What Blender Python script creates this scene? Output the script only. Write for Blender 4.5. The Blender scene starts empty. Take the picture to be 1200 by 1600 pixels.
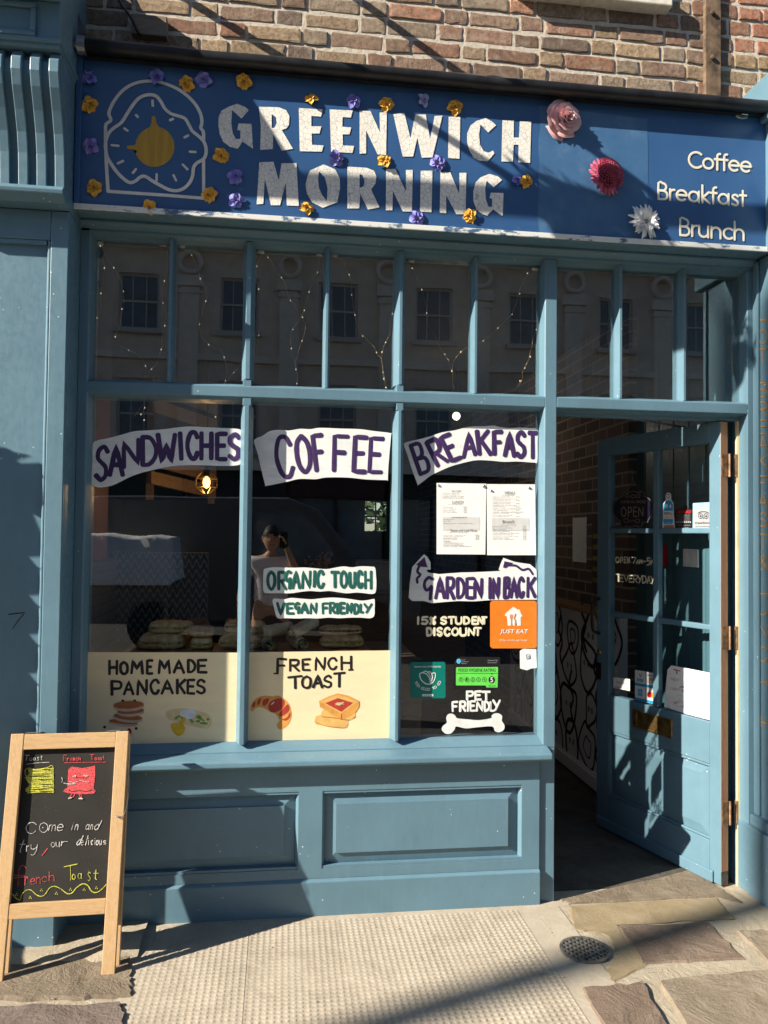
import bpy, bmesh, math, random
from mathutils import Vector, Matrix
from math import radians, sin, cos, pi, sqrt, atan2
rnd = random.Random(11)
scene = bpy.context.scene
COL = scene.collection

# ------------------------------------------------------------------ camera
CAM = Vector((0.0, -3.29, 1.57)); YAW, PITCH, ROLL, F = 0.130275, 0.0288292, 0.0113081, 1225.1
_r = Vector((cos(YAW), -sin(YAW), 0)); _fh = Vector((sin(YAW), cos(YAW), 0)); _z = Vector((0, 0, 1))
FW = _fh * cos(PITCH) + _z * sin(PITCH); _u = _z * cos(PITCH) - _fh * sin(PITCH)
RT = _r * cos(ROLL) + _u * sin(ROLL); UP = _u * cos(ROLL) - _r * sin(ROLL)
cd = bpy.data.cameras.new('camera'); cam = bpy.data.objects.new('camera', cd); COL.objects.link(cam)
cd.sensor_fit = 'HORIZONTAL'; cd.sensor_width = 36.0; cd.lens = F / 1200 * 36.0
cd.clip_start = 0.02; cd.clip_end = 2000
mw = Matrix.Identity(4)
for i in range(3):
    mw[i][0] = RT[i]; mw[i][1] = UP[i]; mw[i][2] = -FW[i]; mw[i][3] = CAM[i]
cam.matrix_world = mw
scene.camera = cam

# ------------------------------------------------------------------ light
SUN = Vector((2.7, 1.0, -1.66)).normalized()
sl = bpy.data.lights.new('sun', 'SUN'); sl.energy = 5.0; sl.angle = radians(0.53); sl.color = (1.0, 0.91, 0.76)
so = bpy.data.objects.new('sun', sl); COL.objects.link(so)
so.rotation_euler = SUN.to_track_quat('-Z', 'Y').to_euler(); so.location = (-20, -8, 14)
w = bpy.data.worlds.new('World'); scene.world = w; w.use_nodes = True
nt = w.node_tree; nt.nodes.clear()
sky = nt.nodes.new('ShaderNodeTexSky'); sky.sky_type = 'NISHITA'; sky.sun_disc = False; sky.ozone_density = 3.0; sky.dust_density = 0.4
sky.sun_elevation = math.asin(-SUN.z); sky.sun_rotation = atan2(-SUN.x, -SUN.y) % (2 * pi)
bg = nt.nodes.new('ShaderNodeBackground'); bg.inputs[1].default_value = 0.052
wo = nt.nodes.new('ShaderNodeOutputWorld')
nt.links.new(sky.outputs[0], bg.inputs[0]); nt.links.new(bg.outputs[0], wo.inputs[0])
vs = scene.view_settings; vs.view_transform = 'Standard'; vs.look = 'None'; vs.gamma = 1; vs.exposure = 1.29
cy = scene.cycles
cy.use_denoising = True; cy.max_bounces = 9; cy.transparent_max_bounces = 24; cy.caustics_reflective = False; cy.caustics_refractive = False
cy.sample_clamp_indirect = 6; cy.use_adaptive_sampling = True; cy.adaptive_threshold = .025; cy.adaptive_min_samples = 48

# ------------------------------------------------------------------ helpers
def ray(px, py):
    return (FW * F + RT * (px - 600) - UP * (py - 800)).normalized()

class Plane:
    """a real plane in the scene; at() finds where a measured point lies on it"""
    def __init__(s, p, n):
        s.p = Vector(p); s.n = Vector(n).normalized()
        if (CAM - s.p).dot(s.n) < 0: s.n = -s.n
    def at(s, px, py, lift=0.0):
        d = ray(px, py); t = (s.p - CAM).dot(s.n) / d.dot(s.n)
        return CAM + d * t + s.n * lift
    def scale(s, px, py):
        return (s.at(px + .5, py) - s.at(px - .5, py)).length * .5 + (s.at(px, py + .5) - s.at(px, py - .5)).length * .5

def PY(y): return Plane((0, y, 0), (0, -1, 0))
def W(px, py, y=0.0): return PY(y).at(px, py)
GROUND = Plane((0, 0, 0), (0, 0, 1))

def catmull(pts, n=6, closed=False):
    P = [Vector(p) for p in pts]
    if len(P) < 3: return P
    out = []; m = len(P)
    for i in range(m if closed else m - 1):
        p1, p2 = P[i], P[(i + 1) % m]
        p0 = P[i - 1] if (i > 0 or closed) else p1 * 2 - p2
        p3 = P[(i + 2) % m] if (i + 2 < m or closed) else p2 * 2 - p1
        for k in range(n):
            t = k / n
            out.append(.5 * ((2 * p1) + (p2 - p0) * t + (2 * p0 - 5 * p1 + 4 * p2 - p3) * t * t + (3 * p1 - p0 - 3 * p2 + p3) * t ** 3))
    if not closed: out.append(P[-1])
    return out

class MB:
    """collects faces and links them as ONE mesh object"""
    def __init__(s): s.v = []; s.f = []; s.m = []; s.c = None
    def add(s, vs, fs, mi=0):
        o = len(s.v); s.v += [tuple(v) for v in vs]; s.f += [tuple(i + o for i in f) for f in fs]; s.m += [mi] * len(fs)
    def box(s, x0, x1, y0, y1, z0, z1, mi=0):
        vs = [(x, y, z) for z in (z0, z1) for y in (y0, y1) for x in (x0, x1)]
        s.add(vs, [(0, 2, 3, 1), (4, 5, 7, 6), (0, 1, 5, 4), (2, 6, 7, 3), (0, 4, 6, 2), (1, 3, 7, 5)], mi)
    def hexa(s, a, b, mi=0):
        """a, b: two quads (4 points each)"""
        s.add(list(a) + list(b), [(3, 2, 1, 0), (4, 5, 6, 7), (0, 1, 5, 4), (1, 2, 6, 5), (2, 3, 7, 6), (3, 0, 4, 7)], mi)
    def prism(s, poly, a, b, mi=0):
        """poly: list of 3D points, extruded from offset a to offset b (vectors)"""
        n = len(poly); a = Vector(a); b = Vector(b)
        s.add([Vector(p) + a for p in poly] + [Vector(p) + b for p in poly],
              [tuple(range(n))] + [tuple(range(2 * n - 1, n - 1, -1))] + [(i, (i + 1) % n, (i + 1) % n + n, i + n)[::-1] for i in range(n)], mi)
    def extrude_x(s, prof, x0, x1, mi=0):   # prof (y,z)
        s.prism([(0, y, z) for y, z in prof], (x0, 0, 0), (x1, 0, 0), mi)
    def extrude_z(s, prof, z0, z1, mi=0):   # prof (x,y)
        s.prism([(x, y, 0) for x, y in prof], (0, 0, z0), (0, 0, z1), mi)
    def tube(s, path, r, n=8, mi=0, cap=True):
        P = [Vector(p) for p in path]; rs = r if isinstance(r, (list, tuple)) else [r] * len(P)
        vs = []; fs = []; up = None
        for i, p in enumerate(P):
            t = (P[min(i + 1, len(P) - 1)] - P[max(i - 1, 0)])
            if t.length < 1e-9: t = Vector((0, 0, 1))
            t.normalize()
            if up is None:
                up = t.cross(Vector((0.13, 0.31, 1))); 
                if up.length < 1e-3: up = t.cross(Vector((1, 0, 0)))
            up = (up - t * up.dot(t)).normalized(); sd = t.cross(up)
            for k in range(n):
                a = 2 * pi * k / n
                vs.append(p + (up * cos(a) + sd * sin(a)) * rs[i])
        for i in range(len(P) - 1):
            for k in range(n):
                fs.append((i * n + k, i * n + (k + 1) % n, (i + 1) * n + (k + 1) % n, (i + 1) * n + k))
        if cap:
            fs.append(tuple(range(n - 1, -1, -1))); fs.append(tuple((len(P) - 1) * n + k for k in range(n)))
        s.add(vs, fs, mi)
    def lathe(s, prof, c, n=16, mi=0, M=None):
        """prof: (r,h) along local z"""
        vs = []; fs = []; c = Vector(c)
        for r, h in prof:
            for k in range(n):
                p = Vector((r * cos(2 * pi * k / n), r * sin(2 * pi * k / n), h))
                vs.append(c + (M @ p if M else p))
        for i in range(len(prof) - 1):
            for k in range(n):
                fs.append((i * n + k, i * n + (k + 1) % n, (i + 1) * n + (k + 1) % n, (i + 1) * n + k))
        fs.append(tuple(range(n - 1, -1, -1))); fs.append(tuple((len(prof) - 1) * n + k for k in range(n)))
        s.add(vs, fs, mi)
    def ball(s, c, r, n=10, mi=0, M=None):
        r = Vector((r, r, r)) if not hasattr(r, '__len__') else Vector(r)
        c = Vector(c); vs = []; fs = []; m = max(4, n // 2 + 1)
        for i in range(m + 1):
            th = pi * i / m
            for k in range(n):
                p = Vector((r.x * sin(th) * cos(2 * pi * k / n), r.y * sin(th) * sin(2 * pi * k / n), r.z * cos(th)))
                vs.append(c + (M @ p if M else p))
        for i in range(m):
            for k in range(n): fs.append((i * n + k, (i + 1) * n + k, (i + 1) * n + (k + 1) % n, i * n + (k + 1) % n))
        s.add(vs, fs, mi)
    # flat paint and print on a plane, from measured outlines
    def poly(s, pl, pts, lift, mi=0, jit=0.0):
        P = [pl.at(x + rnd.uniform(-jit, jit), y + rnd.uniform(-jit, jit), lift) for x, y in pts]
        s.add(P, [tuple(range(len(P)))], mi)
    def slab(s, pl, pts, l0, l1, mi=0):
        s.prism([pl.at(x, y) for x, y in pts], pl.n * l0, pl.n * l1, mi)
    def stroke(s, pl, pts, wpx, lift, mi=0, smooth=False, jw=0.12, n=6, taper=0.0):
        pts = [(p[0], p[1]) for p in pts]
        if smooth: pts = [(p.x, p.y) for p in catmull([(x, y, 0) for x, y in pts], n)]
        else:
            q = []
            for (a, b) in zip(pts[:-1], pts[1:]):
                for k in range(4): q.append((a[0] + (b[0] - a[0]) * k / 4, a[1] + (b[1] - a[1]) * k / 4))
            q.append(pts[-1]); pts = q
        P = [pl.at(x, y, lift) for x, y in pts]
        sc = pl.scale(*pts[len(pts) // 2]); w0 = wpx * sc * .5
        ta = (P[0] - P[1]).normalized(); tb = (P[-1] - P[-2]).normalized()
        P = [P[0] + ta * w0 * .75, P[0] + ta * w0 * .45] + P + [P[-1] + tb * w0 * .45, P[-1] + tb * w0 * .75]
        N = len(P); ws = []
        cur = 1.0
        for i in range(N):
            cur += rnd.uniform(-jw, jw) * .5; cur = max(1 - jw, min(1 + jw, cur))
            ws.append(w0 * cur * (1 - taper * i / N))
        ws[0] *= .3; ws[-1] *= .3; ws[1] *= .85; ws[-2] *= .85
        vs = []; fs = []
        for i in range(N):
            t = (P[min(i + 1, N - 1)] - P[max(i - 1, 0)]).normalized()
            sd = t.cross(pl.n)
            vs += [P[i] + sd * ws[i], P[i] + pl.n * .0004, P[i] - sd * ws[i]]
        for i in range(N - 1):
            a = 3 * i
            fs += [(a, a + 1, a + 4, a + 3), (a + 1, a + 2, a + 5, a + 4)]
        s.add(vs, fs, mi)
    def build(s, name, mats, parent=None, smooth=False, bevel=0.0, seg=2, auto=None):
        off = Vector((0, 0, 0)); q = parent
        while q is not None: off += Vector(q.location); q = q.parent
        me = bpy.data.meshes.new(name)
        me.from_pydata([tuple(Vector(v) - off) for v in s.v], [], s.f)
        mats = mats if isinstance(mats, (list, tuple)) else [mats]
        for m in mats: me.materials.append(m)
        me.polygons.foreach_set('material_index', s.m)
        if smooth: me.polygons.foreach_set('use_smooth', [True] * len(s.f))
        if s.c:
            at = me.color_attributes.new('tone', 'FLOAT_COLOR', 'POINT')
            for i, c in enumerate(s.c): at.data[i].color = (*c, 1)
        me.update()
        o = bpy.data.objects.new(name, me); COL.objects.link(o)
        if parent is not None: o.parent = parent
        if bevel:
            b = o.modifiers.new('bevel', 'BEVEL'); b.width = bevel; b.segments = seg; b.limit_method = 'ANGLE'; b.angle_limit = radians(40)
        return o

def thing(name, label, cat, loc=(0, 0, 0), rot=(0, 0, 0), group=None):
    o = bpy.data.objects.new(name, None); COL.objects.link(o)
    o.empty_display_size = .05; o.location = loc; o.rotation_euler = rot
    return tag(o, label, cat, group)
def tag(o, label, cat, group=None):
    o['label'] = label; o['category'] = cat
    if group: o['group'] = group
    return o
def struct(o, kind='structure'):
    o['kind'] = kind; return o
def copy_tree(o, parent=None):
    c = o.copy(); COL.objects.link(c); c.parent = parent
    for ch in [x for x in o.children]: copy_tree(ch, c)
    return c

# printed text: outlines of the built-in font, laid on a plane
_tc = {}
def text_outline(st, bold=False):
    key = (st, bold)
    if key in _tc: return _tc[key]
    cu = bpy.data.curves.new('print', 'FONT'); cu.body = st; cu.resolution_u = 3; cu.size = 1
    if bold: cu.offset = .018
    ob = bpy.data.objects.new('print', cu); COL.objects.link(ob)
    dg = bpy.context.evaluated_depsgraph_get(); me = bpy.data.meshes.new_from_object(ob.evaluated_get(dg))
    vs = [(v.co.x, v.co.y) for v in me.vertices]; fs = [tuple(p.vertices) for p in me.polygons]
    bpy.data.objects.remove(ob); bpy.data.curves.remove(cu); bpy.data.meshes.remove(me)
    _tc[key] = (vs, fs); return vs, fs
def print_text(mb, pl, st, x0, x1, ytop, ybot, lift, mi=0, slope=0.0, shear=0.0, bold=False, xs=None):
    """fit the printed string into the measured box"""
    vs, fs = text_outline(st, bold)
    ax0 = min(v[0] for v in vs); ax1 = max(v[0] for v in vs); ay0 = min(v[1] for v in vs); ay1 = max(v[1] for v in vs)
    P = []
    for x, y in vs:
        u = (x - ax0) / (ax1 - ax0); v = (y - ay0) / (ay1 - ay0)
        px = x0 + (x1 - x0) * u + shear * v * (ybot - ytop); py = ybot + (ytop - ybot) * v + slope * (px - x0)
        P.append(pl.at(px, py, lift))
    # keep faces turned to the viewer
    mb.add(P, fs, mi)

# brush letters: strokes in a unit box
G = {
'A': ["0,0 .5,1 1,0", ".2,.36 .82,.36"], 'B': ["0,0 0,1", "~0,1 .75,.97 .8,.7 .6,.55 .1,.52", "~.1,.52 .85,.47 1,.24 .75,.03 0,0"],
'C': ["~.95,.8 .7,1 .3,.96 .03,.65 .03,.35 .3,.03 .7,0 .97,.22"], 'D': ["0,0 0,1", "~0,1 .6,.95 1,.6 .92,.25 .5,.03 0,0"],
'E': ["1,1 0,1 0,0 1,0", "0,.53 .8,.53"], 'F': ["1,1 0,1 0,0", "0,.53 .8,.53"],
'G': ["~.9,.93 .5,1 .1,.82 .05,.6 .3,.42 .75,.55", ".78,.6 .66,0"], 'H': ["0,0 0,1", "1,0 1,1", "0,.5 1,.5"], 'I': [".5,0 .5,1"],
'K': ["0,0 0,1", "1,1 .1,.5", ".25,.6 1,0"], 'L': ["0,1 0,0 1,0"], 'M': ["0,0 .1,1 .5,.35 .9,1 1,0"], 'N': ["0,0 .04,1 .96,0 1,1"],
'O': ["~.5,1 .12,.82 0,.5 .12,.18 .5,0 .88,.18 1,.5 .88,.82 .5,1"], 'P': ["0,0 0,1", "~0,1 .8,.97 1,.74 .8,.5 0,.44"],
'R': ["0,0 0,1", "~0,1 .8,.97 .97,.76 .75,.53 .1,.46", ".35,.46 1,0"], 'S': ["~.95,.85 .6,1 .15,.88 .1,.66 .45,.52 .85,.38 .9,.14 .5,0 .03,.14"],
'T': ["0,1 1,1", ".5,1 .5,0"], 'U': ["~0,1 .02,.3 .25,.02 .75,.02 .98,.3 1,1"], 'V': ["0,1 .5,0 1,1"], 'W': ["0,1 .25,0 .5,.65 .75,0 1,1"],
'Y': ["0,1 .5,.48", "1,1 .3,0"], '1': [".5,0 .5,1"], '5': ["1,1 .15,1 .1,.58", "~.1,.56 .6,.64 .98,.36 .7,.03 .05,.06"], '7': ["0,1 1,1 .35,0"],
'%': ["0,0 1,1", "~.2,.98 .02,.8 .2,.62 .38,.8 .2,.98", "~.8,.38 .62,.2 .8,.02 .98,.2 .8,.38"], '&': ["~1,.05 .3,.75 .45,1 .7,.85 .2,.45 .1,.15 .45,0 .95,.4"],
'-': ["0,.5 1,.5"], ',': [".5,.1 .3,-.2"],
'a': ["~.85,.8 .5,1 .1,.75 .05,.35 .35,.02 .8,.25", ".9,1 .85,.3 1,0"], 'c': ["~.95,.8 .6,1 .1,.75 .08,.3 .5,0 1,.2"],
'd': ["~.85,.75 .5,.95 .08,.7 .05,.3 .4,0 .85,.3", "1,1.7 .85,0"], 'e': ["~.05,.5 .9,.6 .7,1 .2,.85 .05,.4 .35,0 .95,.15"],
'f': ["~1,1.5 .7,1.75 .4,1.3 .35,0", "0,.9 .9,.9"], 'h': ["0,0 .05,1.7", "~.05,.6 .5,1 .85,.8 .9,0"], 'i': [".5,0 .55,.9", ".58,1.25 .6,1.35"],
'l': [".4,0 .6,1.7"], 'm': ["0,0 .05,1", "~.05,.7 .3,1 .48,.8 .5,0", "~.5,.7 .75,1 .95,.8 1,0"], 'n': ["0,0 .05,1", "~.05,.6 .5,1 .88,.8 .92,0"],
'o': ["~.5,1 .1,.75 .05,.35 .4,0 .85,.2 .95,.65 .5,1"], 'r': ["0,0 .08,1", "~.06,.55 .4,.95 .95,.95"], 's': ["~.9,.9 .4,1 .12,.75 .5,.5 .85,.25 .5,0 .05,.1"],
't': [".5,1.5 .4,.1 .7,0", "0,.95 1,.98"], 'u': ["~0,1 .05,.2 .4,0 .8,.3", ".9,1 .88,0"], 'y': ["~0,1 .1,.4 .5,.3 .9,.6", "~1,1 .9,-.1 .5,-.7 .1,-.6"],
}
class Brush:
    """letters brushed or chalked on a plane; coordinates in an enlarged detail (ox, oy, zoom)"""
    def __init__(s, mb, pl, ox=0, oy=0, z=1.0, lift=.001): s.mb, s.pl, s.ox, s.oy, s.z, s.lift = mb, pl, ox, oy, z, lift; s.k = 0
    def P(s, x, y): return (s.ox + x / s.z, s.oy + y / s.z)
    def letter(s, ch, x0, x1, y0, y1, w, mi=0, skew=0, rise=0, jit=1.0, jw=.12):
        k_ = w * .34 if jw < .5 else 0; q_ = k_ * (.55 if x1 - x0 > w * 1.3 else 0); x0 += q_; x1 -= q_; y0 += k_; y1 -= k_
        for st in G[ch]:
            sm = st[0] == '~'; pts = []
            for q in st.lstrip('~').split():
                a, b = q.split(','); a = float(a); b = float(b)
                pts.append(s.P(x0 + (x1 - x0) * a + skew * b + rnd.uniform(-jit, jit), y1 + (y0 - y1) * b + rise * a + rnd.uniform(-jit, jit)))
            s.k += 1
            s.mb.stroke(s.pl, pts, w / s.z, s.lift + .00012 * (s.k % 9), mi, smooth=sm, jw=jw)
    def row(s, items, w, mi=0, jit=1.5, jw=.12):
        for it in items:
            s.letter(it[0], *it[1:5], w, mi, *(it[5:7] if len(it) > 5 else ()), jit=jit, jw=jw)
    def word(s, st, x0, x1, yb0, yb1, h, w, mi=0, skew=0, gap=.3, jit=1.5, jw=.2):
        wd = {'I': .35, '1': .3, 'M': 1.25, 'W': 1.3, 'm': 1.35, 'i': .3, 'l': .35, ' ': .7, '-': .6, 't': .7, 'r': .75, 'f': .7}
        ws = [wd.get(c, 1.0) for c in st]; tot = sum(ws) + gap * (len(st) - 1); u = (x1 - x0) / tot; x = x0
        for c, q in zip(st, ws):
            if c != ' ':
                yb = yb0 + (yb1 - yb0) * (x - x0) / (x1 - x0)
                s.letter(c, x, x + q * u, yb - h, yb, w, mi, skew=skew, rise=(yb1 - yb0) / (x1 - x0) * q * u, jit=jit, jw=jw)
            x += (q + gap) * u
    def line(s, pts, w, mi=0, smooth=True, jw=.12):
        s.k += 1
        s.mb.stroke(s.pl, [s.P(*p) for p in pts], w / s.z, s.lift + .00012 * (s.k % 9), mi, smooth=smooth, jw=jw)
    def fill(s, pts, mi=0, smooth=False, dl=0.0, n=4):
        if smooth: pts = [(p.x, p.y) for p in catmull([(x, y, 0) for x, y in pts], n, True)]
        s.k += 1
        s.mb.poly(s.pl, [s.P(*p) for p in pts], s.lift + dl, mi)
    def oval(s, cx, cy, rx, ry, mi=0, rot=0, dl=0.0, n=20):
        s.fill([(cx + rx * cos(a) * cos(rot) - ry * sin(a) * sin(rot), cy + rx * cos(a) * sin(rot) + ry * sin(a) * cos(rot)) for a in [2 * pi * i / n for i in range(n)]], mi, dl=dl)
    def text(s, st, x0, x1, yt, yb, mi=0, slope=0, shear=0, bold=False, dl=0.0):
        a = s.P(x0, yt); b = s.P(x1, yb)
        print_text(s.mb, s.pl, st, a[0], b[0], a[1], b[1], s.lift + dl, mi, slope, shear, bold)

# ------------------------------------------------------------------ materials
def lin(r, g, b):
    f = lambda c: ((c / 255 + .055) / 1.055) ** 2.4 if c > 10 else c / 255 / 12.92
    return (f(r), f(g), f(b))
class MT:
    def __init__(s, name, rough=.5, metal=0.0, spec=.5):
        s.m = bpy.data.materials.new(name); s.m.use_nodes = True; s.t = s.m.node_tree
        s.b = s.t.nodes['Principled BSDF']; s.b.inputs['Roughness'].default_value = rough; s.b.inputs['Metallic'].default_value = metal
        s.b.inputs['Specular IOR Level'].default_value = spec
        tc = s.t.nodes.new('ShaderNodeTexCoord'); s.co = tc.outputs['Object']
    def n(s, typ, **kw):
        nd = s.t.nodes.new(typ)
        for k, v in kw.items():
            if hasattr(nd, k): setattr(nd, k, v)
            else: nd.inputs[k].default_value = v
        return nd
    def L(s, a, b): s.t.links.new(a, b)
    def mapped(s, scale=(1, 1, 1), rot=(0, 0, 0)):
        mp = s.n('ShaderNodeMapping'); mp.inputs['Scale'].default_value = scale; mp.inputs['Rotation'].default_value = rot
        s.L(s.co, mp.inputs[0]); return mp.outputs[0]
    def noise(s, scale, detail=5, rough=.6, vec=None, dist=0.0):
        nd = s.n('ShaderNodeTexNoise'); nd.inputs['Scale'].default_value = scale; nd.inputs['Detail'].default_value = detail
        nd.inputs['Roughness'].default_value = rough; nd.inputs['Distortion'].default_value = dist
        s.L(vec or s.co, nd.inputs['Vector']); return nd.outputs['Fac']
    def ramp(s, fac, stops, interp='LINEAR'):
        r = s.n('ShaderNodeValToRGB'); r.color_ramp.interpolation = interp
        el = r.color_ramp.elements
        while len(el) < len(stops): el.new(.5)
        for e, (p, c) in zip(el, stops): e.position = p; e.color = (*(c if hasattr(c, '__len__') else (c, c, c)), 1)
        s.L(fac, r.inputs[0]); return r.outputs[0]
    def mix(s, fac, a, b, mode='MIX'):
        nd = s.n('ShaderNodeMix'); nd.data_type = 'RGBA'; nd.blend_type = mode
        for i, x in ((0, fac), (6, a), (7, b)):
            if hasattr(x, 'links') or hasattr(x, 'is_linked'): s.L(x, nd.inputs[i])
            elif i == 0: nd.inputs[0].default_value = x
            else: nd.inputs[i].default_value = (*x, 1)
        return nd.outputs[2]
    def math(s, op, a, b=0.0):
        nd = s.n('ShaderNodeMath'); nd.operation = op
        for i, x in enumerate((a, b)):
            if hasattr(x, 'is_linked'): s.L(x, nd.inputs[i])
            else: nd.inputs[i].default_value = x
        return nd.outputs[0]
    def color(s, c):
        if hasattr(c, 'is_linked'): s.L(c, s.b.inputs['Base Color'])
        else: s.b.inputs['Base Color'].default_value = (*c, 1)
        return s
    def bump(s, h, strength=.3, dist=.01):
        nd = s.n('ShaderNodeBump'); nd.inputs['Strength'].default_value = strength; nd.inputs['Distance'].default_value = dist
        s.L(h, nd.inputs['Height'])
        prev = s.b.inputs['Normal']
        if prev.is_linked: s.L(prev.links[0].from_socket, nd.inputs['Normal'])
        s.L(nd.outputs[0], prev); return s
    def rough(s, r): s.L(r, s.b.inputs['Roughness']); return s

def flat(name, c, rough=.6, var=.12, scale=30, bump=0.0, metal=0.0, spec=.4, bscale=None):
    m = MT(name, rough, metal, spec)
    f = m.noise(scale, 4)
    d = tuple(max(0, x * (1 - var * 2)) for x in c); e = tuple(min(1, x * (1 + var)) for x in c)
    m.color(m.ramp(f, [(.3, d), (.7, e)]))
    if bump: m.bump(m.noise(bscale or scale * 2, 5), bump, .004)
    return m.m

def joinery(name, c, chips=True, gloss=.38):
    m = MT(name, gloss, 0, .45)
    big = m.noise(2.3, 4); fine = m.noise(45, 5, .65)
    base = m.ramp(big, [(.3, tuple(x * .86 for x in c)), (.7, tuple(x * 1.1 for x in c))])
    streak = m.noise(7, 5, .7, m.mapped((4, 4, .6)))
    base = m.mix(m.ramp(streak, [(.5, 0.0), (.8, .13)]), base, tuple(min(1, x * 1.45 + .01) for x in c))
    base = m.mix(m.ramp(fine, [(.55, 0.0), (.8, .16)]), base, tuple(x * .55 for x in c))
    if chips:
        v = m.n('ShaderNodeTexVoronoi'); v.inputs['Scale'].default_value = 27; v.inputs['Randomness'].default_value = 1
        m.L(m.co, v.inputs['Vector'])
        ok = m.math('GREATER_THAN', m.noise(6.5, 3), .55)
        sp = m.math('MULTIPLY', m.math('LESS_THAN', v.outputs['Distance'], .07), ok)
        base = m.mix(sp, base, (.62, .62, .58))
        low = m.noise(3.1, 8, .75)
        base = m.mix(m.ramp(low, [(.61, 0.0), (.7, .5)]), base, tuple(x * .7 + .04 for x in c))
    m.color(base)
    m.rough(m.ramp(fine, [(.3, gloss - .08), (.7, gloss + .2)]))
    m.bump(m.noise(10, 4, .6, m.mapped((4, 4, .8))), .10, .006); m.bump(m.noise(3, 3, .5), .12, .02)
    m.bump(fine, .10, .002)
    return m.m

M = {}
TEAL = (.106, .198, .262)
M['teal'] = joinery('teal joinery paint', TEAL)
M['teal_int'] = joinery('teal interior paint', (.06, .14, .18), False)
# sign blue, scuffed
m = MT('navy sign paint', .33, 0, .5)
cl = m.ramp(m.noise(1.7, 4), [(.3, (.024, .076, .2)), (.7, (.036, .105, .255))])
sc = m.noise(26, 8, .75); big = m.noise(3.2, 3)
cl = m.mix(m.math('MULTIPLY', m.ramp(sc, [(.63, 0.0), (.7, .55)]), m.ramp(big, [(.5, 0.0), (.62, 1.0)])), cl, (.24, .34, .46))
m.color(cl); m.bump(m.noise(60, 4), .06, .002); m.bump(m.noise(5, 2, .5, m.mapped((1, 1, .3))), .12, .01); M['navy'] = m.m
m = MT('paler blue painted glare', .3, 0, .5)  # sun glare on the sign, put in as a paler blue
m.color(m.ramp(m.noise(7, 6, .7), [(.3, (.04, .112, .245)), (.55, (.055, .135, .27)), (.75, (.10, .185, .32))])); m.bump(m.noise(30, 4), .1, .003); M['glare_patch'] = m.m
m = MT('worn white edge paint', .5)
m.color(m.mix(m.ramp(m.noise(9, 6, .7, m.mapped((1.2, 3, 3))), [(.54, 0.0), (.6, 1.0)]), (.66, .67, .65), (.06, .12, .22))); M['wornedge'] = m.m
# cracked cream lettering
m = MT('crackled cream sign lettering', .6)
v = m.n('ShaderNodeTexVoronoi'); v.feature = 'DISTANCE_TO_EDGE'; v.inputs['Scale'].default_value = 52
wv = m.n('ShaderNodeVectorMath'); wv.operation = 'ADD'
nz = m.n('ShaderNodeTexNoise'); nz.inputs['Scale'].default_value = 22; m.L(m.co, nz.inputs['Vector'])
ms = m.n('ShaderNodeVectorMath'); ms.operation = 'SCALE'; ms.inputs['Scale'].default_value = .022; m.L(nz.outputs['Color'], ms.inputs[0])
m.L(m.co, wv.inputs[0]); m.L(ms.outputs[0], wv.inputs[1]); m.L(wv.outputs[0], v.inputs['Vector'])
crk = m.ramp(v.outputs['Distance'], [(.0, 0.0), (.045, 1.0)])
m.color(m.mix(crk, (.33, .33, .35), m.ramp(m.noise(14, 4), [(.3, (.72, .69, .63)), (.7, (.83, .8, .74))])))
M['cream_letter'] = m.m
M['white_line'] = flat('white sign line paint', (.68, .66, .62), .55, .06)
m = MT('mustard yolk paint', .5); m.color(m.ramp(m.noise(20, 5, .7, m.mapped((3, 3, .15))), [(.3, (.36, .2, .015)), (.6, (.5, .29, .02)), (.8, (.42, .26, .05))])); M['yolk'] = m.m
M['ivory'] = flat('ivory vinyl lettering', (.72, .68, .56), .5, .04)
# window paints
def brushpaint(name, c, c2, sc=14):
    m = MT(name, .55); m.color(m.ramp(m.noise(sc, 6, .7, m.mapped((.35, 1, 1.4))), [(.32, c2), (.62, c)])); m.bump(m.noise(40, 4, .6, m.mapped((.2, 1, 1))), .2, .002); return m.m
M['bannerwhite'] = brushpaint('white window paint', (.80, .81, .79), (.64, .67, .68), 20)
M['purple'] = brushpaint('deep purple window paint', (.035, .012, .085), (.05, .02, .1))
M['green_ink'] = brushpaint('bottle green window paint', (.004, .085, .07), (.01, .11, .09))
M['creampaint'] = brushpaint('cream window paint', (.82, .69, .43), (.74, .61, .41), 7)
M['black_ink'] = flat('black brush paint', (.012, .012, .014), .5, .1)
M['creamink'] = flat('cream brush paint', (.72, .68, .5), .55, .08)
M['whiteink'] = flat('white brush paint', (.75, .75, .73), .55, .08)
for nm, c in dict(pancake=(.36, .12, .035), pancake2=(.55, .42, .33), redjam=(.42, .04, .03), jam2=(.36, .055, .03), green1=(.1, .25, .05), green2=(.2, .3, .07), eggw=(.66, .68, .74), eggy=(.62, .4, .02),
                   crust=(.66, .31, .07), crust2=(.55, .2, .04), toast=(.72, .42, .13), bread_p=(.68, .55, .3), berry=(.3, .01, .02)).items():
    M[nm] = flat('painted ' + nm, c, .55, .1)
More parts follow.
